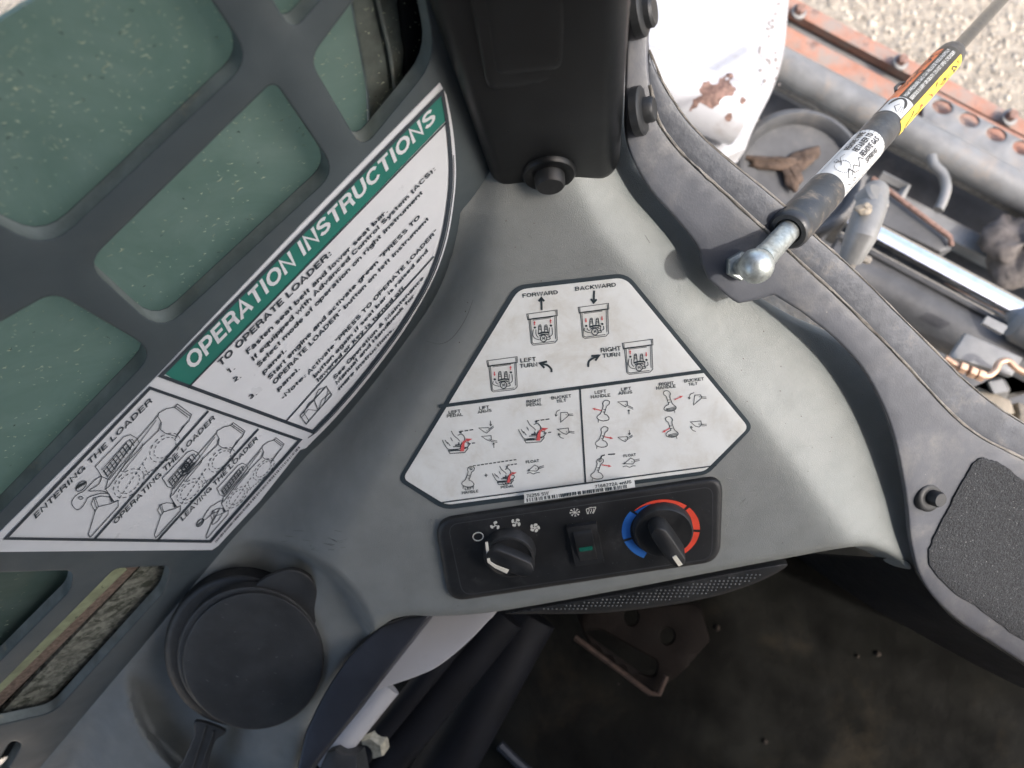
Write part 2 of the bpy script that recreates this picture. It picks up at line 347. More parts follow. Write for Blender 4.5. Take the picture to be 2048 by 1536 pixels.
# ------------------------------------------------------------------ materials
def mat(name, col, rough=.5, metal=0., var=.12, vs=60., bump=0., bs=400., col2=None, c2s=30., c2lo=.55, c2hi=.62, spec=.5,
        trans=0., alpha=1., coat=0., dust=None, dlo=.5, dhi=.8, ds=25., speck=None, spk=.72, sps=900., detail=6.):
    m = bpy.data.materials.new(name); m.use_nodes = True; t = m.node_tree; N = t.nodes; L = t.links; b = N['Principled BSDF']
    tc = N.new('ShaderNodeTexCoord').outputs['Object']
    def noise(sc, det=detail, ro=.6, dist=0.):
        n = N.new('ShaderNodeTexNoise'); n.inputs['Scale'].default_value = sc; n.inputs['Detail'].default_value = det
        n.inputs['Roughness'].default_value = ro; n.inputs['Distortion'].default_value = dist; L.new(tc, n.inputs['Vector']); return n.outputs['Fac']
    def mix(f, a, c):
        x = N.new('ShaderNodeMix'); x.data_type = 'RGBA'; L.new(f, x.inputs[0])
        for v, i in ((a, 6), (c, 7)):
            if isinstance(v, tuple): x.inputs[i].default_value = (*v[:3], 1)
            else: L.new(v, x.inputs[i])
        return x.outputs[2]
    def rmp(f, lo, hi):
        r = N.new('ShaderNodeMapRange'); r.inputs[1].default_value = lo; r.inputs[2].default_value = hi; r.interpolation_type = 'SMOOTHSTEP'
        L.new(f, r.inputs[0]); return r.outputs[0]
    c = mix(rmp(noise(vs), .3, .7), tuple(x*(1-var) for x in col), tuple(min(1, x*(1+var)) for x in col))
    if col2: c = mix(rmp(noise(c2s, 8, .65, .4), c2lo, c2hi), c, col2)
    if dust: c = mix(rmp(noise(ds, 9, .72, .3), dlo, dhi), c, dust)
    if speck: c = mix(rmp(noise(sps, 2, .5), spk, spk+.03), c, speck)
    L.new(c, b.inputs['Base Color'])
    r = N.new('ShaderNodeMapRange'); r.inputs[1].default_value = .3; r.inputs[2].default_value = .7
    r.inputs[3].default_value = max(.02, rough-.09); r.inputs[4].default_value = min(1, rough+.09); L.new(noise(vs*1.7), r.inputs[0]); L.new(r.outputs[0], b.inputs['Roughness'])
    b.inputs['Metallic'].default_value = metal; b.inputs['Specular IOR Level'].default_value = spec
    b.inputs['Transmission Weight'].default_value = trans; b.inputs['Coat Weight'].default_value = coat; b.inputs['Alpha'].default_value = alpha
    if bump:
        bp = N.new('ShaderNodeBump'); bp.inputs['Strength'].default_value = 1; bp.inputs['Distance'].default_value = bump
        L.new(noise(bs, 4), bp.inputs['Height']); L.new(bp.outputs[0], b.inputs['Normal'])
    return m
DASH = mat('dash grey plastic', (.205, .218, .208), .55, var=.06, vs=45, bump=.0003, bs=1700, dust=(.255, .258, .243), dlo=.5, dhi=1.0, ds=11, speck=(.05, .045, .04), spk=.80, sps=420)
BLK = mat('black plastic', (.013, .014, .015), .48, var=.25, vs=40, bump=.00012, bs=2600, dust=(.05, .05, .05), dlo=.5, dhi=.85, ds=60, speck=(.3, .3, .28), spk=.79, sps=900)
BLKS = mat('black pillar plastic', (.0065, .0075, .0085), .36, spec=.35, var=.2, vs=30, bump=.0001, bs=1800)
RUB = mat('black cap rubber', (.034, .036, .037), .55, var=.2, vs=40, bump=.00010, bs=1500, dust=(.045, .046, .046), dlo=.5, dhi=.8, ds=30, speck=(.3, .3, .28), spk=.80, sps=700)
PLATE = mat('dusty charcoal painted steel', (.082, .086, .098), .48, var=.15, vs=20, bump=.0001, bs=900, dust=(.21, .2, .185), dlo=.45, dhi=.85, ds=18, speck=(.5, .46, .38), spk=.80, sps=330)
FLNG = mat('worn rubber flange', (.075, .08, .092), .5, var=.2, vs=40, bump=.0002, bs=500, dust=(.22, .2, .17), dlo=.5, dhi=.85, ds=40)
BEAD = mat('dusty beige seal edge', (.17, .155, .135), .75, var=.35, vs=120, bump=.0005, bs=700)
GRIP = mat('grip tape', (.028, .03, .033), .75, var=.4, vs=500, bump=.0018, bs=750, speck=(.22, .22, .21), spk=.68, sps=950)
WHITE = mat('decal white', (.72, .74, .715), .4, var=.03, vs=50, bump=.00006, bs=260, dust=(.55, .53, .46), dlo=.42, dhi=.85, ds=30, speck=(.3, .27, .22), spk=.79, sps=520)
WHITE2 = mat('decal white side', (.73, .75, .77), .35, var=.03, vs=40, dust=(.6, .6, .6), dlo=.55, dhi=.9, ds=30)
INK = mat('slate ink', (.032, .045, .052), .45, var=.1)
INK2 = mat('slate ink side', (.04, .052, .065), .45, var=.1)
RED = mat('red ink', (.62, .1, .1), .45, var=.08)
GREEN = mat('green banner ink', (.022, .185, .145), .4, var=.07, vs=30)
BLUEI = mat('blue ink', (.03, .16, .52), .45, var=.08); REDI = mat('red ring ink', (.72, .075, .04), .45, var=.08)
SYM = mat('pale symbol ink', (.62, .62, .56), .5, var=.06)
POINT = mat('ivory pointer', (.74, .70, .58), .5, var=.08, vs=200)
LENSG = mat('green lamp lens', (.01, .10, .07), .25, var=.1)
GUARD = mat('window guard painted steel', (.066, .084, .092), .42, var=.10, vs=14, bump=.00005, bs=500, dust=(.10, .115, .118), dlo=.45, dhi=.9, ds=10)
ZINC = mat('zinc plated steel', (.50, .53, .51), .42, .8, var=.2, vs=260, bump=.00002, bs=700, col2=(.34, .36, .34), c2s=220, c2lo=.5, c2hi=.66)
CHROME = mat('chrome', (.78, .79, .8), .12, 1, var=.1)
SLEEVE = mat('dark spring sleeve', (.035, .038, .042), .4, var=.2, vs=60, dust=(.2, .165, .125), dlo=.5, dhi=.72, ds=70, bump=.0001, bs=900)
TUBE = mat('dark spring tube', (.05, .052, .055), .38, .2, var=.25, vs=120, dust=(.13, .12, .1), dlo=.5, dhi=.8, ds=90)
LABW = mat('white spring label', (.52, .53, .52), .35, var=.05, dust=(.5, .49, .45), dlo=.6, dhi=.9, ds=90)
LABK = mat('black spring label', (.03, .028, .024), .4, var=.2, dust=(.12, .1, .06), dlo=.55, dhi=.8, ds=120)
LABY = mat('yellow spring label', (.80, .58, .06), .4, var=.1, vs=120, dust=(.45, .33, .08), dlo=.6, dhi=.9, ds=120)
LABO = mat('orange spring label', (.70, .16, .04), .4, var=.15, vs=120, dust=(.3, .1, .05), dlo=.55, dhi=.85, ds=150)
WPAINT = mat('white paint chipped', (.40, .40, .41), .4, var=.04, vs=12, bump=.0006, bs=30, dust=(.24, .19, .165), dlo=.52, dhi=.82, ds=17)
RUSTP = mat('bare rust', (.19, .115, .09), .85, var=.4, vs=150, bump=.0008, bs=300)
ORANGE = mat('worn orange paint', (.33, .155, .10), .65, var=.2, vs=25, dust=(.25, .215, .185), dlo=.42, dhi=.68, ds=14, col2=(.13, .06, .045), c2s=22, c2lo=.62, c2hi=.68, bump=.0005, bs=60)
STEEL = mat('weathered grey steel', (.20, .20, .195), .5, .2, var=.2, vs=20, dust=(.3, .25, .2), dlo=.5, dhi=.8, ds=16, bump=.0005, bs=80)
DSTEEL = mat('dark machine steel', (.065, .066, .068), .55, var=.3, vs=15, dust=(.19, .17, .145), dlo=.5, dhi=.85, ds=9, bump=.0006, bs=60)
MUD = mat('dried brown mud', (.085, .058, .042), .95, var=.4, vs=50, bump=.003, bs=90)
TAN = mat('tan dusty block', (.27, .235, .185), .8, var=.2, vs=60, bump=.001, bs=120)
COPPER = mat('dusty copper pipe', (.5, .33, .23), .45, .6, var=.2, vs=60)
LEDGE = mat('dusty ledge', (.19, .215, .205), .7, var=.25, vs=40, bump=.0002, bs=500, dust=(.34, .29, .19), dlo=.55, dhi=.75, ds=30)
LGREY = mat('grey tag plate', (.20, .20, .195), .5, var=.1, vs=50)
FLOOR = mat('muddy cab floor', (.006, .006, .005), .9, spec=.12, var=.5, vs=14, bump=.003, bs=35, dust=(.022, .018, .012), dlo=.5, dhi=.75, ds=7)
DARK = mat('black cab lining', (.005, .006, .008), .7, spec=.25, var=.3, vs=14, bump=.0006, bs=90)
RAIL = mat('black rail', (.022, .025, .032), .4, var=.2, vs=14, bump=.0002, bs=200)
PINK = mat('rusty pink seal', (.20, .145, .11), .9, var=.4, vs=300, bump=.0008, bs=700)
YEL = mat('pale yellow weathered strip', (.30, .33, .20), .8, var=.2, vs=60, bump=.0003, bs=300, col2=(.12, .14, .08), c2s=90, c2lo=.60, c2hi=.64)
MOSS = mat('mossy debris strip', (.19, .19, .15), .95, var=.5, vs=160, bump=.001, bs=300, col2=(.055, .06, .04), c2s=110, c2lo=.5, c2hi=.62)
CHAFF = mat('dry grass chaff', (.36, .40, .29), .9, var=.3, vs=200)
CHAFD = mat('dark specks', (.03, .03, .025), .9)
GRAV = mat('gravel ground', (.30, .26, .205), .95, var=.35, vs=18, bump=.02, bs=45, dust=(.42, .37, .295), dlo=.4, dhi=.7, ds=60, col2=(.14, .11, .08), c2s=30, c2lo=.60, c2hi=.68)
# hazy green polycarbonate: part see-through, part milky
def pane_mat():
    m = bpy.data.materials.new('hazy green polycarbonate'); m.use_nodes = True; t = m.node_tree; N = t.nodes; L = t.links
    N.remove(N['Principled BSDF']); out = N['Material Output']
    tr = N.new('ShaderNodeBsdfTransparent'); tr.inputs[0].default_value = (.50, .62, .56, 1)
    df = N.new('ShaderNodeBsdfDiffuse'); n2 = N.new('ShaderNodeTexNoise'); n2.inputs['Scale'].default_value = 7; n2.inputs['Detail'].default_value = 10; n2.inputs['Roughness'].default_value = .7; n2.inputs['Distortion'].default_value = 1.2
    cr = N.new('ShaderNodeValToRGB'); cr.color_ramp.elements[0].position = .36; cr.color_ramp.elements[0].color = (.13, .20, .165, 1); cr.color_ramp.elements[1].position = .66; cr.color_ramp.elements[1].color = (.27, .35, .315, 1)
    L.new(n2.outputs['Fac'], cr.inputs[0]); L.new(cr.outputs[0], df.inputs[0])
    tl = N.new('ShaderNodeBsdfTranslucent'); tl.inputs[0].default_value = (.36, .46, .41, 1)
    gl = N.new('ShaderNodeBsdfGlossy'); gl.inputs[1].default_value = .25
    ns = N.new('ShaderNodeTexNoise'); ns.inputs['Scale'].default_value = 30; ns.inputs['Detail'].default_value = 8
    tc = N.new('ShaderNodeTexCoord'); L.new(tc.outputs['Object'], ns.inputs['Vector'])
    r = N.new('ShaderNodeMapRange'); r.inputs[3].default_value = .62; r.inputs[4].default_value = .85; L.new(ns.outputs['Fac'], r.inputs[0])
    a = N.new('ShaderNodeMixShader'); a.inputs[0].default_value = .55; L.new(df.outputs[0], a.inputs[1]); L.new(tl.outputs[0], a.inputs[2])
    b = N.new('ShaderNodeMixShader'); L.new(r.outputs[0], b.inputs[0]); L.new(tr.outputs[0], b.inputs[1]); L.new(a.outputs[0], b.inputs[2])
    c = N.new('ShaderNodeMixShader'); c.inputs[0].default_value = .06; L.new(b.outputs[0], c.inputs[1]); L.new(gl.outputs[0], c.inputs[2])
    L.new(c.outputs[0], out.inputs[0]); return m
PANE = pane_mat()
# ------------------------------------------------------------------ surfaces of the cab
DECKN = np.array([0., -.7, 1.]); DECKP = P(1150, 800, .44)
DECK = Surf(DECKN, DECKP)
CREASE = [(1165, 380), (1200, 455), (1270, 540), (1321, 610), (1417, 725), (1515, 832), (1549, 876), (1623, 978), (1690, 1070), (1725, 1120)]
LEFTC = [(1010, 380), (962, 560), (868, 760), (780, 930), (712, 1060), (660, 1170), (610, 1290), (590, 1600)]
def dash_e(p):
    d, s = pdist(p, CREASE); d = d*-s            # + to the right of the crease
    k = 5.; er = -np.logaddexp(0, d/k)*k*.00034*.36
    d2, s2 = pdist(p, LEFTC); d2 = d2*s2
    el = -.030*sstep(d2/190.)
    r = np.hypot((p[:, 0]-505)/1.0, (p[:, 1]-1335)/1.0)
    rc = -.024*sstep((258-r)/24.)
    rc = rc
    fold = -.05*sstep((230-p[:, 0])/150.)*sstep((p[:, 1]-1350)/150.)
    return er+el+rc+fold
DSURF = Surf(DECKN, DECKP, dash_e)
b1 = DSURF.at([893, 500], -.004)[0]; b2 = Surf(DECKN, DECKP).at([215, 1382], -.040)[0]
wd = b2-b1; wdh = np.array([wd[0], wd[1], 0]); wdh /= np.linalg.norm(wdh)
wout = np.array([wdh[1], -wdh[0], 0])
if wout[0] > 0: wout = -wout                      # points out of the cab (left)
WALL = plane3(b1, b2, b1+np.array([0, 0, 1.])+wout*.22)
CL = [(893, 170), (905, 240), (914, 330), (914, 400), (909, 462), (891, 535), (861, 602), (812, 674), (747, 760), (682, 838), (640, 882), (608, 912), (522, 1010), (442, 1098), (282, 1290), (196, 1392), (76, 1534), (-40, 1670)]
CONTACT = smooth_line(CL, 26)
_dn = DECKN/np.linalg.norm(DECKN); EW = np.clip(WALL.at(CONTACT) @ _dn-_dn.dot(DECKP), -.075, -.004)
def dash_e2(p):
    e = dash_e(p); D = np.linalg.norm(p[:, None, :]-CONTACT[None], axis=2); j = D.argmin(1); d = D[np.arange(len(p)), j]
    w = np.exp(-(d/55.)**2)*(np.hypot(p[:, 0]-505, p[:, 1]-1335) > 120)
    return e*(1-w)+(EW[j]-.002)*w
DSURF.e = dash_e2
# ------------------------------------------------------------------ ground and cab body
GR = 60
gv = [(-GR, -GR, 0), (GR, -GR, 0), (GR, GR, 0), (-GR, GR, 0)]
tag(mk('ground', gv, [(0, 1, 2, 3)], GRAV, smooth=False), kind='structure')
# loose gravel stones in the visible patch
mb = MB()
for i in range(2600):
    px = random.uniform(1650, 2300); py = random.uniform(-260, 330); c = P(px, py, 1.75); r = random.uniform(.003, .011)
    V, Fc = g_lathe(c-np.array([0, 0, r*.3]), (0, 0, 1), [(0, r), (r*.6, r*.8), (r*.95, r*.35)], 5); V = np.array(V); V[:, :2] += rng.randn(*V[:, :2].shape)*r*.12
    mb.add(V, Fc)
tag(mb.build('gravel', mat('loose pale stones', (.40, .35, .28), .9, var=.5, vs=40)), 'loose pale gravel stones scattered over the sandy ground', 'gravel', kind='stuff')
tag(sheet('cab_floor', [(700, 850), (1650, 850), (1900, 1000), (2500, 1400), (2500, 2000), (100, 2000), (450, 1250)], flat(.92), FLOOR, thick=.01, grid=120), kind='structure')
# unseen cab roof added to block light, edge shaped to the console shade line
def roof_pt(px, py, zr=2.06):
    q = DECK.at([px, py])[0]; return q+SUN*((zr-q[2])/SUN[2])
ra, rb = roof_pt(1268, 540), roof_pt(1684, 1066); rd = (rb-ra)/np.linalg.norm(rb-ra)
r1 = ra-rd*.6; rk = [roof_pt(1700, 1098), roof_pt(1900, 1170), roof_pt(2300, 1420)]
rv = [r1, ra, rb]+rk+[np.array([rk[-1][0], -.75, 2.06]), np.array([-.75, -.75, 2.06]), np.array([-.75, r1[1]+.1, 2.06])]
roof = thing('cab_shade_roof', rv[0], 'unseen dark steel roof plate shaped to shade the operator cab', 'shading roof')
n = len(rv); V = rv+[v+np.array([0, 0, .03]) for v in rv]
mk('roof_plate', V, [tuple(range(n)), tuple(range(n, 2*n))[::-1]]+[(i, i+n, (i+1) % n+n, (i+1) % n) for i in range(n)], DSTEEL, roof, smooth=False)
rw_ = thing('cab_shade_wall', (0, -.72, .8), 'unseen dark cab wall added behind the operator to block light', 'shading wall')  # unseen wall added to keep light from behind out of the footwell
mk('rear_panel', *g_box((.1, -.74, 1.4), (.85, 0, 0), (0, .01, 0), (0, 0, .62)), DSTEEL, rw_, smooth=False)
# ------------------------------------------------------------------ dash console
dash_out = [(885, 170), (1244, 170), (1275, 330), (1350, 400), (1460, 560), (1580, 630), (1720, 690), (1815, 800), (1862, 950), (1872, 1118), (1850, 1140), (1815, 1138), (1790, 1118), (1755, 1100), (1700, 1094), (1500, 1130), (1250, 1178), (1000, 1222),
            (880, 1232), (812, 1232), (760, 1252), (700, 1310), (650, 1385), (612, 1465), (592, 1560), (590, 1640), (-70, 1640)]+[(x-16, y-9) for x, y in [(76, 1534), (196, 1392), (282, 1290), (442, 1098), (522, 1010), (608, 912), (640, 882), (682, 838), (747, 760), (812, 674), (861, 602), (891, 535), (909, 462), (914, 400), (914, 330), (905, 240)]]
o1 = smooth_line(dash_out[9:26], 5); dash_out = dash_out[:9]+[tuple(q) for q in o1]+dash_out[26:]
dash = thing('dash_console', DECK.at([1150, 900])[0], 'moulded grey plastic corner console carrying the heater controls and pictogram decal', 'dash console')
sheet('console_shell', dash_out, DSURF, DASH, dash, thick=.03, rnd=15, depth=.006, grid=9, step=9, vdir=(0, 0, -1), ang=75)
# console underside face with the speaker grille
def sm0(l): return [tuple(q) for q in smooth_line(l, 5)]
def onwall(px, py, off=0.): return WALL.at([px, py], off)[0]
gbase = smooth_line([(1000, 1226), (1120, 1205), (1300, 1174), (1500, 1138), (1560, 1128)], 6)
GS = plane3(DECK.at([1060, 1216], -.004)[0], DECK.at([1540, 1136], -.004)[0], P(1300, 1226, .552))
grille_out = smooth_line([(1010, 1226), (1120, 1207), (1300, 1176), (1500, 1138), (1575, 1128), (1530, 1158), (1440, 1190), (1330, 1212), (1200, 1226), (1080, 1228)], 5, True)
gr = thing('speaker_grille', GS.at([1300, 1200])[0], 'black perforated crescent speaker grille under the console lip', 'speaker grille')
sheet('grille_panel', grille_out, GS, BLK, gr, thick=.006, rnd=6, depth=.002, grid=18, step=10)
rimin = smooth_line([(1068, 1220), (1180, 1202), (1320, 1178), (1480, 1150), (1528, 1143), (1500, 1160), (1420, 1184), (1320, 1202), (1200, 1215), (1110, 1221)], 5, True)
DOT = mat('grille studs', (.11, .115, .11), .35, var=.2); mb = MB()
gp = np.array([(x, y) for j, y in enumerate(np.arange(1130, 1232, 6.2)) for x in np.arange(1040+(j % 2)*4+j*1.6, 1560, 8.4)])
gp2 = gp.copy(); gp2[:, 1] = gp[:, 1]-(gp[:, 0]-1300)*.0
gp2 = gp2[inside(gp2, rimin)]
for q in gp2: mb.add(*g_lathe(GS.at(q, -.0003)[0], GS.n, [(0, .00085), (.0006, .0008), (.0010, .00045)], 6))
tag(mb.build('grille_studs', DOT, gr), kind='stuff')
# ------------------------------------------------------------------ window guard (left wall of the cab)
guard = thing('window_guard', onwall(500, 950), 'slate coloured steel side window guard with rounded cut-outs, left of the console', 'window guard')
holes = [roundp([(95, 500, 70), (503, 118, 60), (230, -285, 40), (-465, 200, 40)]), roundp([(172, 528, 45), (548, 160, 26), (672, 342, 45), (322, 664, 55)]),
         roundp([(108, 583, 35), (312, 702, 50), (-40, 1065, 40), (-330, 830, 40)]), roundp([(583, 62, 30), (480, -110, 30), (640, -260, 30), (740, -110, 30)]),
         roundp([(618, 118, 35), (745, -50, 40), (838, -60, 60), (872, 118, 60), (724, 298, 35)]),
         roundp([(-160, 1150, 10), (148, 1140, 22), (140, 1180, 12), (-160, 1480, 10)]),
         roundp([(230, 1136, 14), (342, 1131, 16), (328, 1182, 14), (108, 1424, 26), (-60, 1462, 20), (-120, 1490, 10)]),
         roundp([(22, 1480, 14), (46, 1486, 12), (10, 1548, 14), (-26, 1560, 14)])]
wall_out = [(-900, 300), (-300, -600), (700, -700), (905, -200), (925, 100), (945, 330), (915, 480), (790, 655), (630, 875), (475, 1080), (300, 1300), (215, 1400), (95, 1560), (0, 1680), (-900, 1700)]
wall_out = wall_out[:3]+[(905, -200), (935, 100), (1010, 250), (1010, 400), (950, 520), (830, 680), (660, 900), (500, 1110), (320, 1320), (235, 1420), (115, 1580), (0, 1720), (-900, 1700)]
sheet('guard_plate', wall_out, WALL, GUARD, guard, thick=.0095, rnd=4, depth=.0012, sidemat=LEDGE, grid=60, step=14, holes=holes)
# panes behind each cut-out
paneT = thing('side_window', onwall(300, 400, -.02), 'hazy green tinted side window flecked with dry grass behind the guard', 'window')
sheet('pane', [(-900, 300), (-420, 290), (-40, 66), (118, -30), (400, -210), (705, -200), (700, 0), (722, 120), (732, 180), (738, 330), (380, 720), (60, 1100), (150, 1150), (-60, 1440), (-900, 1440)], WALL, PANE, paneT, off=-.016, thick=.003, grid=80)
mb = MB(); mb2 = MB()
hp = [resample(h, 30) for h in holes[:6]]
n = 0
while n < 780:
    p = np.array([[random.uniform(-20, 900), random.uniform(-20, 1300)]])
    if not any(inside(p, h)[0] for h in hp): continue
    n += 1
    # bits gather in the lower part of each opening
    c = WALL.at(p, -.0158)[0]; L = random.uniform(.0005, .0021)*(2.3 if random.random() < .12 else 1); w = random.uniform(.0001, .00026)
    th = random.gauss(-.9, .6); d = (-wdh)*math.cos(th)+np.array([0, 0, 1])*math.sin(th); s_ = np.cross(WALL.n, d); bend = random.uniform(-.4, .4)*L
    q = [c-d*L*.5, c+s_*bend, c+d*L*.5]
    (mb if random.random() < .95 else mb2).add(*g_tube(q, [w*.5, w, w*.4], 4))
tag(mb.build('grass_chaff', CHAFF, paneT), kind='stuff'); tag(mb2.build('dirt_specks', CHAFD, paneT), kind='stuff')
sheet('edge_trim', [(690, -200), (700, 0), (722, 120), (734, 190), (738, 330), (905, 330), (905, -200)], WALL, mat('grey green weather trim', (.12, .14, .125), .7, var=.3, vs=60, dust=(.25, .24, .18), dlo=.5, dhi=.8, ds=40), paneT, off=-.020, thick=.004, rnd=8, depth=.002, grid=30)
mb = MB(); mb.add(*g_tube([WALL.at(q, -.0175)[0] for q in sm0([(742, -60), (762, 30), (780, 110), (792, 200), (798, 260)])], .0009, 8)); mb.build('seal_line', LEDGE, paneT)
sheet('dark_reveal', [(790, -200), (800, 20), (812, 110), (808, 330), (905, 330), (905, -200)], WALL, DARK, paneT, off=-.016, thick=.004, rnd=8, depth=.002, grid=30)
# weather strips seen through the lowest cut-out
st = thing('door_seal_strips', onwall(150, 1300, -.02), 'weathered yellow, rusty and mossy seal strips behind the lowest guard opening', 'window seal')
for nm, a, b, w, m, e in (('yellow_strip', (225, 1138), (-60, 1415), 21, YEL, -.013), ('rusty_strip', (262, 1132), (-60, 1455), 13, PINK, -.015), ('seal_gap', (292, 1125), (-60, 1480), 9, DARK, -.021), ('mossy_strip', (330, 1120), (-60, 1530), 28, MOSS, -.014)):
    a = np.array(a, float); b = np.array(b, float); d = (b-a)/np.linalg.norm(b-a); nn = np.array([-d[1], d[0]])*w
    sheet(nm, [a+nn-d*20, b+nn+d*20, b-nn+d*20, a-nn-d*20], WALL, m, st, off=e, thick=.004, rnd=4, depth=.002, grid=14)
sheet('seal_backing', [(-90, 1110), (380, 1090), (380, 1200), (130, 1460), (-90, 1560)], WALL, DARK, st, off=-.026, thick=.003, grid=80)
# ------------------------------------------------------------------ instruction decal on the guard
dec = thing('instruction_decal', onwall(600, 600, .001), 'white decal with green OPERATION INSTRUCTIONS banner on the slate window guard', 'decal')
curve = smooth_line([(893, 190), (906, 260), (912, 340), (907, 410), (892, 490), (862, 568), (806, 664), (738, 756), (672, 834), (612, 896)], 5)
sheet('decal_sheet', [(-8, 1072), (150, 916), (305, 762), (600, 452), (880, 166)]+[tuple(q) for q in curve]+[(600, 900), (520, 1002), (436, 1092), (424, 1100), (-10, 1104)], WALL, WHITE2, dec, off=.0005, thick=.0005, grid=60)
pb = Print(); cin = smooth_line([(885, 184), (897, 262), (902, 340), (897, 410), (882, 488), (852, 568), (796, 660), (728, 750), (670, 818), (626, 864)], 5)
pb.poly([(330, 748), (884, 186), (893, 240), (376, 776)], sub=60)
banner = pb.build('green_banner', WALL, .0008, GREEN, dec)
pr = Print(); pr.g('border_lines')
pr.stroke([(322, 752)]+[tuple(q) for q in cin], 7, closed=True)
pr.stroke([(376, 776), (895, 243)], 3)
pr.stroke([(573, 842), (868, 513)], 2.5)
pr.stroke([tuple(q+np.array([6, 1])) for q in cin[8:]]+[(616, 876)], 1.6)
pr.stroke([(300, 776), (600, 880), (421, 1083), (12, 1077)], 6, closed=True)
pr.stroke([(417, 822), (188, 1080)], 4); pr.stroke([(517, 858), (314, 1082)], 4)
z = 2.0477
def wtext(p, s, a, b, up, up2=None, bold=.165): p.text(s, (a[0]/z+300, a[1]/z+150), (b[0]/z+300, b[1]/z+150), up, up2, bold)
TX = [("TO OPERATE LOADER:", (290, 1195), (745, 735), (-8, -12)), ("1.", (322, 1225), (350, 1203), (-6, -10)), ("Fasten seat belt and lower seat bar.", (402, 1145), (975, 560), (-6.5, -10.5)),
      ("2.", (345, 1260), (375, 1238), (-6, -10)), ("If equipped with Advanced Control System (ACS):", (425, 1172), (1170, 388), (-6.3, -10)), ("Select mode of operation on right instrument", (445, 1200), (1118, 485), (-6, -10)),
      ("panel.", (466, 1228), (560, 1130), (-6, -9.5)), ("3.", (410, 1330), (440, 1308), (-6, -9)), ("Start engine and activate green \u201cPRESS TO", (490, 1250), (1108, 583), (-6, -9.5)),
      ("OPERATE LOADER\u201d button on left instrument", (510, 1270), (1143, 592), (-5.8, -9)), ("panel.", (526, 1297), (615, 1205), (-5.5, -9)), ("-Note:", (545, 1330), (640, 1235), (-5.5, -9)),
      ("Activate \u201cPRESS TO OPERATE LOADER\u201d", (650, 1230), (1178, 642), (-5.3, -8.6)), ("button again if seat bar is raised and", (675, 1243), (1140, 722), (-5, -8.4)), ("lowered or key is turned off.", (690, 1258), (1048, 867), (-5, -8.2)),
      ("See Operation & Maintenance", (757, 1250), (1123, 832), (-5, -8.2)), ("Manual and Handbook for", (766, 1270), (1083, 907), (-4.8, -8)), ("more instructions.", (776, 1292), (1000, 1042), (-4.5, -7.8))]
for i, (s, a, b, u) in enumerate(TX):
    u = np.array(u); wtext(pr, s, a, b, u*(.86 if i == 0 else .79), u*(.74 if i == 0 else .64), .195)
# open handbook
pr.g('handbook_symbol'); pr.z(z, 300, 150)
pr.stroke([(615, 1395), (640, 1430), (745, 1310), (722, 1275)], 1.8, closed=True); pr.stroke([(628, 1380), (652, 1418)], 1.4); pr.stroke([(732, 1287), (712, 1350)], 1)
pr.stroke([(672, 1330), (690, 1375)], 1.8); pr.stroke([(630, 1385), (650, 1345), (672, 1330), (690, 1290), (720, 1278)], 1.4); pr.stroke([(622, 1402), (648, 1370), (690, 1375), (705, 1330), (740, 1300)], 1.2)
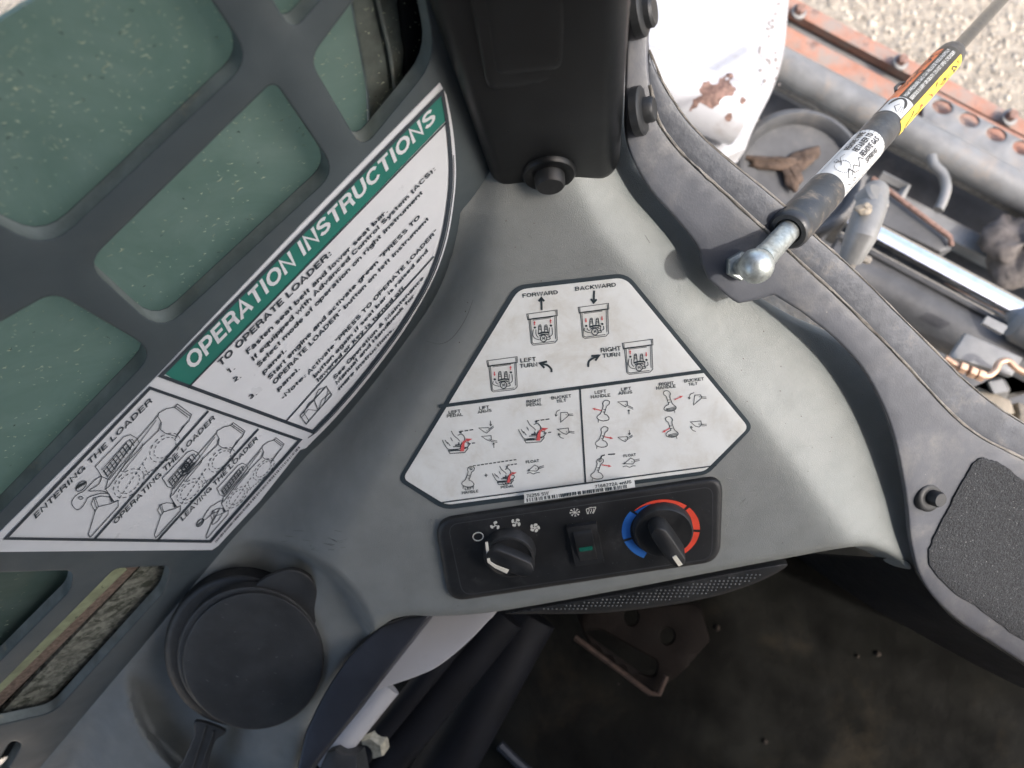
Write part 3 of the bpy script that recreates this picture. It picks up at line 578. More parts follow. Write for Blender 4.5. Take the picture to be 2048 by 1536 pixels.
# small drawings of a loader, its driver entering, driving, leaving
def loader_art(p, w, who):
    p.stroke([(1000, 240), (1050, 212), (1100, 203), (1118, 183), (1208, 250), (1190, 292), (1150, 330), (1112, 388), (1040, 366), (1012, 345), (1018, 300), (995, 262)], w, closed=True)
    p.stroke([(1100, 203), (1185, 268)], w); p.stroke([(1108, 195), (1196, 258)], w); p.stroke([(1185, 292), (1112, 388), (1100, 410)], w)
    p.stroke([(1000, 250), (905, 360), (800, 480), (680, 660), (666, 720)], w); p.stroke([(1012, 300), (1000, 350), (905, 440), (790, 560), (690, 700), (666, 720), (720, 800), (745, 790)], w)
    p.stroke([(985, 285), (900, 400), (760, 600), (775, 610), (890, 470), (900, 430)], w*.8)
    p.stroke([(600, 578), (780, 390), (822, 376), (862, 398), (880, 430), (770, 560), (690, 660), (640, 640), (618, 600)], w, closed=True)
    p.stroke([(640, 600), (800, 420), (835, 405), (850, 430)], w*.8)
    for i in range(9):
        a = np.array((652, 600))+(np.array((815, 405))-np.array((652, 600)))*i/8; p.stroke([a, a+np.array((30, 42))], w*1.5)
    for i in range(3): p.stroke([(650+i*12, 612+i*16), (800+i*14, 425+i*15)], w*.9)
    for cx, cy in ((1040, 458), (812, 682)):
        for rr in (1, .72):
            for k in range(14):
                a0 = k*360/14; p.ell((cx, cy), 112*rr, 70*rr, w, 3, a0, a0+15, -42)
    p.dash((925, 520), (745, 790), 9, w); p.dash((1080, 520), (900, 640), 8, w); p.dash((900, 560), (940, 640), 4, w)
    p.stroke([(745, 790), (700, 810), (620, 830), (600, 860), (558, 1000), (566, 1022), (580, 1012), (745, 830)], w, closed=True)
    p.stroke([(600, 860), (575, 815), (590, 775), (640, 762), (690, 770), (720, 800)], w)
    p.stroke([(590, 775), (610, 840)], w*.8); p.stroke([(600, 770), (622, 832)], w*.8); p.stroke([(690, 760), (705, 800)], w*2.2)
    if who == 0:
        p.stroke([(452, 800), (470, 770), (500, 745), (530, 730), (600, 660), (640, 640), (620, 690), (560, 730), (640, 730), (690, 750), (640, 745), (560, 770), (540, 800), (520, 830), (490, 850), (462, 830)], w, closed=True, sm=3)
        for i in range(6): p.stroke([(480+i*10, 720-i*6), (500+i*9, 690-i*4)], w*2)
        p.ell((512, 700), 42, 22, w, 14, rot=-45); p.ell((510, 775), 14, 9, w, 10)
    elif who == 1:
        p.ell((775, 500), 34, 24, w*1.6, 12, rot=-45); p.ell((775, 500), 15, 10, w*1.6, 10); p.stroke([(745, 540), (790, 530), (820, 490), (840, 470)], w*2.2, sm=3); p.stroke([(730, 580), (760, 560), (800, 545)], w*1.6)
    else:
        p.stroke([(680, 690), (640, 700), (600, 720), (560, 740), (520, 800), (500, 850), (540, 840), (590, 800), (640, 790), (660, 760), (620, 850), (600, 900), (650, 880), (690, 820)], w, sm=3)
        p.ell((480, 870), 40, 26, w*1.4, 12, rot=-45)
        for i in range(5): p.stroke([(455+i*12, 880-i*8), (470+i*12, 895-i*8)], w*2)
def aff(src, dst):
    S = np.array([[x, y, 1] for x, y in src]); D = np.array(dst, float); return np.linalg.solve(S, D).T
src = [(566, 1020), (1118, 183), (600, 578)]
for k, (dst, w) in enumerate((([(566, 1020), (1118, 183), (600, 578)], 1.5), ([(980, 1024), (1470, 300), (1022, 652)], 1.5), ([(1302, 1028), (1738, 395), (1366, 716)], 1.3))):
    pr.z(3.15, 0, 750, aff(src, dst)); pr.g('loader_drawing'); loader_art(pr, w, k)
pr.z(3.15, 0, 750, None)
pr.text("ENTERING THE LOADER", (225, 908), (962, 168), (-12, -30), (-16, -28), .16); pr.text("OPERATING THE LOADER", (725, 945), (1357, 276), (-12, -27), None, .16); pr.text("LEAVING THE LOADER", (1150, 922), (1627, 406), (-12, -24), None, .16)
# part number and bar code strip
a = np.array((1350., 1045)); b = np.array((1880., 445)); d = (b-a)/np.linalg.norm(b-a); nn = np.array([d[1], -d[0]])*-1
pr.text("74190 SW", a+nn*-6, a+d*190+nn*-6, nn*-14, None, .16); pr.text("7181180 enUS", b-d*270+nn*-6, b+nn*-6, nn*-14, None, .16)
s_ = 0; pr.g('barcode')
while s_ < 790:
    w = random.choice((3, 4, 6, 9)); q = a+d*s_+nn*4; pr.poly([q, q+d*w, q+d*w+nn*13, q+nn*13]); s_ += w+random.choice((3, 4, 5, 9))
pr.build_all(WALL, .0011, INK2, dec)
pt = Print(); pt.text("OPERATION INSTRUCTIONS", (384, 742), (873, 240), (-17, -27), (-9, -27), .19); pt.build('banner_lettering', WALL, .0012, WHITE2, dec)
# ------------------------------------------------------------------ pictogram decal on the console
dd = thing('pictogram_decal', DECK.at([1150, 780])[0], 'white control pattern decal with dark border and loader pictograms on the grey console', 'decal')
dout = [(1030, 571, 22), (1254, 546, 24), (1507, 854, 16), (1415, 949, 14), (888, 1020, 20), (795, 960, 16)]
sheet('decal_border', roundp(dout), DECK, INK, dd, off=.0004, thick=.0004, grid=60)
din = [(1037, 579, 18), (1250, 555, 20), (1497, 855, 12), (1410, 942, 10), (892, 1010, 14), (806, 957, 12)]
sheet('decal_sheet', roundp(din), DECK, WHITE, dd, off=.0007, thick=.0003, grid=60)
q6 = (3.135, 780, 530); q7 = (3.135, 1130, 530)
k = Print(); rd_ = Print(); k.g('border_lines'); rd_.auto = 'red_arrow'
k.stroke([(877, 813), (1411, 742)], 7); k.stroke([(1160, 776), (1171, 965)], 3.4); k.stroke([(878, 1006), (1433, 931)], 2.4)
UP = (-2.5, -1)
def T(zz, s, a, b, cap):
    k.z(*zz); d = np.array(b, float)-np.array(a, float); d /= np.linalg.norm(d); k.text(s, a, b, (d[1]*cap+0.02*cap, -cap), None, .175)
T(q6, 'FORWARD', (832, 205), (1053, 182), 25); T(q7, 'BACKWARD', (65, 162), (320, 135), 25)
T(q6, 'LEFT', (818, 612), (915, 602), 26); T(q6, 'TURN', (815, 647), (925, 636), 26); T(q7, 'RIGHT', (225, 548), (350, 535), 27); T(q7, 'TURN', (237, 582), (347, 572), 26)
for zz, s, a, b, c in ((q6, 'LEFT', (368, 935), (443, 925), 20), (q6, 'PEDAL', (357, 958), (457, 946), 19), (q6, 'LIFT', (560, 908), (622, 900), 20), (q6, 'ARMS', (550, 932), (638, 920), 19),
    (q6, 'RIGHT', (857, 868), (950, 856), 20), (q6, 'PEDAL', (857, 890), (955, 879), 19), (q6, 'BUCKET', (1013, 845), (1137, 830), 20), (q6, 'TILT', (1045, 866), (1107, 857), 19),
    (q6, 'FLOAT', (852, 1245), (935, 1235), 18), (q6, 'LEFT', (470, 1412), (530, 1405), 16), (q6, 'HANDLE', (452, 1438), (555, 1425), 17), (q6, 'LEFT', (707, 1380), (768, 1372), 16), (q6, 'PEDAL', (695, 1402), (778, 1393), 17),
    (q7, 'LEFT', (187, 810), (260, 800), 20), (q7, 'HANDLE', (163, 838), (285, 825), 20), (q7, 'LIFT', (352, 790), (415, 783), 20), (q7, 'ARMS', (335, 815), (423, 805), 20),
    (q7, 'RIGHT', (590, 758), (683, 748), 20), (q7, 'HANDLE', (573, 782), (695, 768), 20), (q7, 'BUCKET', (748, 738), (872, 723), 20), (q7, 'TILT', (775, 759), (832, 751), 19), (q7, 'FLOAT', (368, 1206), (445, 1197), 17)): T(zz, s, a, b, c)
k.z(*q6); k.g('plus_sign'); k.stroke([(593, 1320), (612, 1317)], 1.5); k.stroke([(602, 1308), (603, 1330)], 1.5)
k.g('direction_arrow'); k.varrow((951, 282), (949, 206), 4, 22); k.g('direction_arrow'); k.stroke([(1013, 672), (1010, 650), (985, 628), (945, 618)], 4, sm=4); k.stroke([(985, 605), (940, 616), (968, 645)], 4)
k.z(*q7); k.g('direction_arrow'); k.varrow((183, 160), (180, 236), 4, 22); k.g('direction_arrow'); k.stroke([(146, 640), (150, 605), (175, 585), (205, 572)], 4, sm=4); k.stroke([(165, 570), (213, 568), (190, 600)], 4)
def cabicon(zz, dx, dy, la, ra_):
    for p in (k, rd_): p.z(zz[0], zz[1]+dx/3.135, zz[2]+dy/3.135)
    k.g('cab_pictogram'); k.stroke([(858, 308), (1048, 282), (1050, 318), (864, 344)], 1.3, closed=True)
    for l in ([(872, 345), (886, 492)], [(881, 343), (893, 488)], [(1043, 320), (1049, 470)], [(1033, 322), (1038, 462)], [(886, 492), (900, 503), (1032, 488), (1049, 470)], [(893, 488), (906, 494), (1028, 478)],
              [(866, 340), (1045, 316)], [(868, 312), (870, 340)], [(1040, 288), (1042, 314)]): k.stroke(l, 1.2)
    k.stroke([(886, 338), (1024, 322)], 2.2); k.stroke([(895, 346), (1010, 331)], 1.2)
    for x in (940, 978):
        k.stroke([(x-9, 430-(x-940)*.1), (x-8, 392), (x-5, 378), (x+5, 376), (x+8, 392), (x+12, 428)], 1.5, sm=3)
        for y in (386, 396, 406): k.stroke([(x-8, y), (x+8, y-2)], 1.4)
    k.ell((963, 460), 20, 21, 1.9, 16); k.stroke([(958, 470), (957, 452), (963, 462), (969, 450), (970, 468)], 1.4)
    k.stroke([(928, 432), (965, 422), (1000, 425)], 3.2, sm=3); k.stroke([(935, 445), (950, 436), (980, 434), (992, 440)], 2.2)
    for s, x0, up in ((-1, 908, la), (1, 1009, ra_)):
        y = 392 if up else 424
        if s > 0: y -= 12
        k.ell((x0, y), 8, 7, None, 10)
        k.stroke([(x0-9, y+12), (x0-12*1, 440 if up else 452), (x0-4*s, 462), (x0-30*s, 468)], 1.5, sm=3); k.stroke([(x0+7, y+12), (x0+8, 436 if up else 446), (x0-22*s, 455)], 1.5, sm=3)
        yy = y-14; a, b = ((x0-1, yy), (x0-2, yy-28)) if up else ((x0-2, yy-34), (x0-1, yy-6)); rd_.arrow(a, b, 3, 7.5, 13)
cabicon(q6, 0, 0, 1, 1); cabicon(q6, -251, 293, 0, 1); cabicon(q7, -775, -42, 0, 0); cabicon(q7, -498, 183, 1, 0)
def foot(dx, dy, sc=1., cx=430, cy=1110, dashes=True):
    for p in (k, rd_): p.z(3.135/sc, 780+(cx+dx)/3.135-cx*sc/3.135, 530+(cy+dy)/3.135-cy*sc/3.135)
    k.g('pedal_pictogram')
    for l in ([(328, 1098), (345, 1130), (362, 1152), (390, 1160), (430, 1158)], [(384, 1040), (400, 1068), (428, 1092), (436, 1104)], [(345, 1098), (362, 1122)], [(360, 1110), (378, 1134)], [(380, 1082), (392, 1104)]): k.stroke(l, 1.4, sm=3)
    k.stroke([(366, 1164), (376, 1182), (468, 1176), (490, 1150), (484, 1142), (440, 1152), (372, 1158)], 1.5, closed=True)
    k.stroke([(372, 1166), (440, 1162), (480, 1146)], 2.2); k.stroke([(408, 1130), (434, 1128), (430, 1112)], 2.6); k.stroke([(395, 1140), (440, 1138), (452, 1112)], 1.8)
    k.ell((441, 1048), 8, 8, None, 8); k.stroke([(425, 1068), (448, 1060), (468, 1082), (463, 1112), (440, 1148)], 1.5, sm=3); k.stroke([(470, 1110), (492, 1112), (500, 1124), (486, 1142)], 1.5)
    rd_.poly([(440, 1168), (448, 1130), (458, 1104), (478, 1097), (474, 1088), (516, 1090), (488, 1108), (482, 1100), (468, 1118), (464, 1168)])
    if dashes: k.dash((436, 1045), (530, 1031), 3, 2.2, .75); k.dash((486, 1122), (542, 1114), 2, 2, .7)
foot(0, 0); foot(477, -67); foot(295, 207, .82, dashes=False)
k.z(*q6); k.dash((520, 1260), (800, 1219), 11, 2, .7); k.dash((735, 1256), (802, 1246), 3, 2, .7)
def lever(zz, dx, dy, arr, mir=False, open_=False):
    for p in (k, rd_): p.z(zz[0], zz[1]+dx/3.135, zz[2]+dy/3.135)
    f = (lambda l: [(2*240-x+5, y) for x, y in l]) if mir else (lambda l: l)
    k.g('handle_pictogram'); k.stroke(f([(235, 868), (246, 852), (262, 848), (279, 856), (276, 874), (262, 884), (252, 916), (246, 934), (262, 940), (276, 958), (270, 972), (240, 978), (212, 970), (200, 958), (205, 945), (222, 932), (234, 904), (240, 880)]), 1.4, closed=True, sm=2)
    k.stroke(f([(240, 905), (254, 908)]), 1.2); k.stroke(f([(236, 920), (250, 925)]), 1.2); k.stroke(f([(210, 972), (208, 988)]), 1.2)
    if mir:
        for i in range(3): k.stroke(f([(205, 950+i*8), (240, 958+i*7), (262, 962+i*4)]), 1.2)
    if open_: k.ell((258, 862), 7, 7, 1.3, 10)
    if arr is not None: rd_.arrow(arr[0], arr[1], 3, 8, 20)
lever(q7, 0, 0, ((228, 912), (170, 900))); lever(q7, -10, 165, ((258, 912), (312, 923))); lever(q7, -38, 365, ((268, 888), (330, 898)), open_=True)
lever(q7, 412, -60, ((275, 906), (328, 880)), True); lever(q7, 425, 103, ((232, 920), (185, 948)), True); lever(q6, 250, 415, None, open_=True)
k.z(*q7); k.stroke([(222, 1215), (230, 1198), (250, 1190)], 2.4); k.dash((270, 1188), (325, 1184), 1, 2.4, .8)
def bucket(zz, pts, arm, arr, c):
    k.z(*zz); k.g('bucket_pictogram'); k.stroke(pts, 1.3, closed=True); k.stroke([arm[0], arm[1]], 1.1); o = np.array((1, 9)); k.stroke([np.array(arm[0])+o, np.array(arm[1])+o], 1.1); k.ell(c, 3.2, 3.2, None, 6)
    if len(arr) == 2: k.varrow(arr[0], arr[1], 1.3, 9)
    else:
        k.stroke(arr, 1.3, sm=4); a, b = np.array(arr[-2], float), np.array(arr[-1], float); d = (b-a)/np.linalg.norm(b-a); nn = np.array([-d[1], d[0]]); k.stroke([b-d*11+nn*8, b, b-d*11-nn*8], 1.3)
bucket(q6, [(556, 1022), (620, 1020), (622, 1040), (606, 1054), (590, 1046)], ((624, 1028), (650, 1008)), ((630, 976), (632, 1008)), (608, 1040))
bucket(q6, [(574, 1075), (634, 1070), (636, 1092), (626, 1104), (606, 1096)], ((630, 1096), (672, 1104)), ((652, 1146), (650, 1116)), (622, 1092))
bucket(q6, [(1070, 926), (1112, 924), (1120, 940), (1106, 956), (1070, 986)], ((1115, 936), (1148, 934)), ((1066, 908), (1045, 920), (1040, 948)), (1104, 938))
bucket(q6, [(1050, 1030), (1118, 1022), (1122, 1050), (1106, 1062), (1086, 1056)], ((1122, 1042), (1156, 1046)), ((1090, 1088), (1066, 1078), (1058, 1056)), (1106, 1046))
bucket(q6, [(868, 1290), (906, 1254), (926, 1262), (932, 1280), (918, 1292)], ((928, 1268), (965, 1258)), ((870, 1290), (871, 1291)), (914, 1278))
k.z(*q6); k.stroke([(858, 1306), (880, 1302), (900, 1310), (920, 1302), (940, 1302)], 1.3, sm=3)
bucket(q7, [(332, 858), (390, 854), (392, 876), (380, 890), (362, 880)], ((392, 880), (426, 896)), ((402, 936), (400, 908)), (378, 876))
bucket(q7, [(332, 1080), (390, 1076), (392, 1094), (378, 1108), (356, 1098)], ((392, 1084), (424, 1066)), ((404, 1036), (404, 1064)), (378, 1096))
bucket(q7, [(814, 816), (850, 814), (858, 832), (842, 848), (806, 878)], ((852, 826), (886, 828)), ((810, 800), (786, 812), (778, 840)), (842, 826))
bucket(q7, [(786, 984), (852, 978), (856, 1002), (842, 1016), (820, 1012)], ((856, 1000), (888, 998)), ((820, 1044), (798, 1034), (790, 1012)), (840, 998))
bucket(q7, [(372, 1246), (412, 1210), (432, 1220), (436, 1236), (424, 1248)], ((434, 1224), (468, 1216)), ((372, 1246), (373, 1247)), (420, 1234))
k.z(*q7); k.stroke([(362, 1266), (384, 1260), (404, 1268), (424, 1260), (442, 1260)], 1.3, sm=3)
# bar code along the lower rim
k.z(1, 0, 0)
k.build_all(DECK, .0010, INK, dd); rd_.build_all(DECK, .0012, RED, dd)
# ------------------------------------------------------------------ heater control panel
hz = (3.3032, 860, 930)
def H(x, y): return (860+x/3.3032, 930+y/3.3032)
hp_ = thing('heater_control_panel', DECK.at([1160, 1080])[0], 'black heater control panel with two knobs and a rocker switch on the grey console', 'control panel')
PT = .0055
hout = roundp([(868, 1040, 38), (1446, 952, 34), (1440, 1122, 36), (898, 1204, 36)], n=8)
sheet('panel_body', hout, DECK, BLK, hp_, off=PT, thick=.012, rnd=11, depth=.0035, grid=14, step=6)
hin = roundp([H(118, 395)+(22,), H(1868, 142)+(20,), H(1862, 618)+(22,), H(215, 862)+(22,)], n=6)
pk = Print(); pk.stroke([tuple(q) for q in hin], 1.6, closed=True); pk.build('panel_groove', DECK, PT+.0002, mat('black recess line', (.05, .052, .055), .4), hp_)
a = np.array((1050., 1000.)); b = np.array((1266., 970.)); d = (b-a)/np.linalg.norm(b-a); nn = np.array([-d[1], d[0]])
sheet('barcode_label', [a-nn*14, b-nn*14+d*4, b+nn*5+d*4, a+nn*6-d*2], DECK, WHITE, dd, off=PT+.0006, thick=.0003, grid=60)
kb = Print(); s_ = 3
while s_ < 206:
    w = random.choice((1.2, 1.8, 2.6)); q = a+d*s_-nn*2.5; kb.poly([q, q+d*w, q+d*w+nn*(7 if s_ < 206 else 4), q+nn*7]); s_ += w+random.choice((.9, 1.3, 1.8, 3.4))
kb.build('barcode', DECK, PT+.0009, INK, dd)
kb = Print(); kb.g('lettering'); kb.text('74255 SW', a-nn*4+d*4, a-nn*4+d*49, -nn*6.5); kb.text('7168272A enUS', b-nn*4-d*76, b-nn*4-d*2, -nn*6.5); kb.build_all(DECK, PT+.0009, INK, dd)
sy = Print(*hz); sy.g('off_symbol')
sy.ell((318, 473), 34, 27, 2.0, 28, rot=-8)
def fan(c, n, ph):
    sy.g('fan_symbol')
    for i in range(n):
        t = math.radians(ph+360*i/n); cx, cy = c[0]+24*math.cos(t), c[1]+20*math.sin(t)
        sy.ell((cx, cy), 13.5, 8.8, None, 12, rot=ph+360*i/n+70)
        sy.stroke([(c[0], c[1]), (c[0]+12*math.cos(t-.4), c[1]+10*math.sin(t-.4)), (cx, cy)], 1.9)
fan((430, 400), 3, -85); fan((568, 381), 4, -60); fan((693, 415), 5, -80)
sy.g('snowflake_symbol')
for i in range(4):
    t = math.radians(-8+45*i); d_ = np.array([math.cos(t)*33, math.sin(t)*26]); c = np.array((956, 313.)); sy.stroke([c-d_, c+d_], 1.2)
    for s in (-1, 1):
        e = c+d_*s*.7
        for g in (.5, -.5): sy.stroke([e, e+np.array([math.cos(t+g)*12*s, math.sin(t+g)*10*s])], 1)
sy.g('defrost_symbol'); sy.stroke([(1032, 292), (1060, 281), (1095, 279), (1086, 305), (1080, 318)], 1.4); sy.stroke([(1032, 292), (1040, 322), (1050, 320)], 1.4)
for x in (1048, 1063, 1078): sy.stroke([(x, 322), (x-3, 312), (x+4, 303), (x, 288)], 1.3, sm=3)
sy.build_all(DECK, PT+.0004, SYM, hp_)
# temperature rings
c0 = (1525, 427)
def arc(p, a0, a1, r0, r1, q0=None, q1=None, n=14):
    q0 = q0 or r0; q1 = q1 or r1; o = []; i_ = []
    for i in range(n+1):
        t = i/n; th = math.radians(a0+(a1-a0)*t); ro = r1+(q1-r1)*t; ri = r0+(q0-r0)*t
        o.append((c0[0]+ro*math.cos(th), c0[1]+ro*.795*math.sin(th)-.03*ro*math.cos(th))); i_.append((c0[0]+ri*math.cos(th), c0[1]+ri*.795*math.sin(th)-.03*ri*math.cos(th)))
    p.poly(o+i_[::-1])
rr = Print(*hz); rr.auto = 'red_scale'; arc(rr, -137, -48, 236, 240, 205, 258); arc(rr, -43, 2, 203, 258); arc(rr, 7, 52, 203, 258); rr.build_all(DECK, PT+.0003, REDI, hp_)
bb = Print(*hz); bb.auto = 'blue_scale'; arc(bb, -138, -50, 203, 232, 200, 203); arc(bb, -142, -196, 203, 258); arc(bb, -201, -244, 203, 258); bb.build_all(DECK, PT+.0003, BLUEI, hp_)
ND = DECK.n
def deckpt(zx, zy, h=0.): return DECK.at(H(zx, zy), PT+h)[0]
# axis in panel plane
ax_r = deckpt(1800, 400)-deckpt(400, 600); ax_r /= np.linalg.norm(ax_r); ax_u = np.cross(ND, ax_r)
def bar(cen, dirv, L, w, h0, h1, taper=.85, tail=.5):
    """raised grip bar with rounded ends standing on a knob"""
    dirv = dirv/np.linalg.norm(dirv); sd = np.cross(ND, dirv); V = []; Fc = []
    prof = []
    for i in range(24):
        th = 2*math.pi*i/24; cx = math.cos(th); sx = math.sin(th)
        x = (L-w)*np.sign(cx)*(1 if cx > 0 else tail)+w*cx if abs(cx) > 1e-6 else 0
        prof.append((x, w*sx))
    lv = [(0, 1), (h1-h0-.0012, taper), (h1-h0-.0004, taper*.93), (h1-h0, taper*.8)]
    for hh, sc in lv:
        for x, y in prof: V.append(cen+ND*(h0+hh)+dirv*x*(.98 if sc < 1 else 1)+sd*y*sc)
    for i in range(len(lv)-1):
        for j in range(24): Fc.append((i*24+j, i*24+(j+1) % 24, (i+1)*24+(j+1) % 24, (i+1)*24+j))
    Fc.append(tuple((len(lv)-1)*24+j for j in range(24))); return V, Fc
# fan knob
kc = deckpt(528, 560); R1 = .0182
k1 = mk('fan_knob', *g_lathe(kc, ND, [(-.001, R1*1.0), (.0075, R1*.97), (.0088, R1*.93), (.0092, R1*.85), (.0080, R1*.80), (.0078, 0.0005)], 48), BLK, hp_)
d1 = ax_r*.80-ax_u*.60; d1 /= np.linalg.norm(d1)
V, Fc = bar(kc, d1, R1*1.02, R1*.44, .0075, .0148, .9, .80); mk('grip', V, Fc, BLK, k1)
topc = kc-np.cross(ND, d1)*0
sd = np.cross(ND, d1)
def kp(x, y, h): return kc+d1*x*R1+sd*y*R1+ND*h
pw = .0009
def ribbon3(pts, wv, th=.0006):
    V = []; Fc = []; N = len(pts); pts = [np.array(p) for p in pts]
    for i, p in enumerate(pts):
        t = pts[min(i+1, N-1)]-pts[max(i-1, 0)]; t /= np.linalg.norm(t); s = np.cross(ND, t); s /= np.linalg.norm(s); w = wv[i] if hasattr(wv, '__len__') else wv
        V += [p+s*w, p-s*w, p+s*w+ND*th, p-s*w+ND*th]
    for i in range(N-1):
        a = 4*i; b = a+4; Fc += [(a+2, b+2, b+3, a+3), (a, a+2, a+3, a+1) if i == 0 else (a+2, b+2, b+3, a+3), (a, b, b+2, a+2), (a+1, a+3, b+3, b+1)]
    Fc.append((4*N-4, 4*N-3, 4*N-1, 4*N-2)); Fc = [f for j, f in enumerate(Fc) if f not in Fc[:j]]; return V, Fc
# ------------------------------------------------------------------ knob pointers
pA = DECK.at(H(374, 508), PT+.0110)[0]; pB = DECK.at(H(390, 638), PT+.0150)[0]; pC = DECK.at(H(432, 668), PT+.0155)[0]; pD = DECK.at(H(515, 703), PT+.0155)[0]
mk('pointer', *ribbon3([pA, pB, pC, pD], [.0009, .0010, .0012, .0017], .0006), POINT, k1)
# temperature knob
kc2 = deckpt(1535, 410); k2 = mk('temperature_knob', *g_lathe(kc2, ND, [(-.001, .0200), (.006, .0196), (.0075, .0185), (.0072, .0155), (.0068, .0005)], 48), BLK, hp_)
d2 = -ax_u*.9+ax_r*.36; d2 /= np.linalg.norm(d2)
V, Fc = bar(kc2, d2, .0205, .0068, .0066, .0200, .82, .55); mk('grip', V, Fc, BLK, k2)
tipt = kc2+d2*.0185+ND*.0200; mk('pointer', *ribbon3([kc2+d2*.0098+ND*.0202, tipt, tipt+d2*.0032-ND*.0035], [.0014, .0014, .0013], .0006), POINT, k2)
mb = MB()
for i in range(110):
    q = H(random.uniform(130, 1850), random.uniform(200, 840))
    if inside(np.array([q]), hin)[0]: mb.add(*g_lathe(DECK.at(q, PT)[0], ND, [(0, .00013), (.0001, .0001)], 4))
tag(mb.build('panel_lint', mat('grey panel lint', (.30, .30, .28), .9), hp_), kind='stuff')
# rocker switch
sc = deckpt(1027, 510)
V, Fc = g_box(sc+ND*.0018, ax_r*.0100, ax_u*.0162, ND*.0022, .12); sw = mk('rocker_switch', V, Fc, BLK, hp_)
def sp(x, y, h): return sc+ax_r*x+ax_u*y+ND*h
V = []; Fc = []
ys = [(.0125, .0042), (.0115, .0060), (.0035, .0078), (.0010, .0066), (-.0100, .0048), (-.0118, .0042)]
for y, h in ys:
    for x, dh in ((-.0062, -.003), (-.0060, 0), (.0060, 0), (.0062, -.003)): V.append(sp(x, y, h+dh))
for i in range(len(ys)-1):
    for j in range(3): Fc.append((4*i+j, 4*i+4+j, 4*i+5+j, 4*i+1+j))
mk('rocker', V, Fc, BLK, sw)
V, Fc = g_box(sp(0, -.0005, .0066), ax_r*.0045, ax_u*.0016, ND*.0006, .2); mk('lamp_lens', V, Fc, LENSG, sw)
# ------------------------------------------------------------------ round cap in the console recess
cp = plane3(DECK.at([505, 1300], -.030)[0], DECK.at([620, 1300], -.034)[0], DECK.at([505, 1420], -.030)[0])
cap = thing('socket_cap', cp.at([505, 1325])[0], 'round black rubber cap with thumb tab and strap in the console recess', 'cap')
under = roundp([tuple(q) for q in [(500+158*math.cos(t)-14, 1322+150*math.sin(t)-14) for t in np.linspace(0, 2*math.pi, 40)[:-1]]], 4, 2)
ring_pts = [(478+150*math.cos(t)*1.0, 1300+152*math.sin(t)) for t in np.linspace(0, 2*math.pi, 60)[:-1]]
sheet('socket_collar', ring_pts, cp, BLK, cap, off=.005, thick=.012, rnd=14, depth=.004, grid=22, step=14)
lid = [(506+141*math.cos(t), 1322+137*math.sin(t)) for t in np.linspace(0, 2*math.pi, 90)[:-1]]
tab = smooth_line([(500, 1192), (512, 1168), (548, 1146), (585, 1138), (618, 1152), (634, 1180), (632, 1222), (642, 1262), (600, 1280), (520, 1230)], 6, True)
sheet('cap_tab', tab, cp, RUB, cap, off=.0105, thick=.004, rnd=6, depth=.002, grid=18, step=7)
lid2 = [(500+146*math.cos(t), 1312+139*math.sin(t)) for t in np.linspace(0, 2*math.pi, 90)[:-1]]
sheet('cap_rim', lid2, cp, RUB, cap, off=.0125, thick=.008, rnd=6, depth=.002, grid=20, step=8)
sheet('cap_disc', lid, cp, RUB, cap, off=.0155, thick=.007, rnd=4, depth=.0016, grid=20, step=8)
strap = smooth_line([(392, 1442), (388, 1470), (372, 1510), (352, 1560), (402, 1575), (420, 1510), (432, 1480), (450, 1462)], 5, True)
sheet('cap_strap', strap, cp, RUB, cap, off=.004, thick=.003, rnd=4, depth=.001, grid=14, step=7)
mb = MB()
for a_, b_ in (([(412, 1450), (402, 1490), (380, 1560)]), ([(428, 1452), (412, 1500), (394, 1565)])) if False else (((412, 1452), (378, 1562)), ((428, 1462), (392, 1566))):
    mb.add(*g_tube([cp.at(a_, .0045)[0], cp.at(b_, .0045)[0]], .0009, 8))
mb.build('strap_ribs', RUB, cap)
# scratches and lint on the cap
mb = MB()
for i in range(130):
    t = random.uniform(0, 6.28); r = math.sqrt(random.random())*.93; p = (506+141*r*math.cos(t), 1322+137*r*math.sin(t)); c = cp.at(p, .0156)[0]
    L = random.uniform(.0001, .0003) if random.random() < .85 else random.uniform(.0008, .0026); th = random.uniform(-.5, .5)
    mb.add(*g_tube([c, c+np.array([math.cos(th), math.sin(th)*.9, 0])*L+DECK.n*0], .00009, 4))
tag(mb.build('cap_lint', mat('pale lint', (.22, .22, .21), .9), cap), kind='stuff')
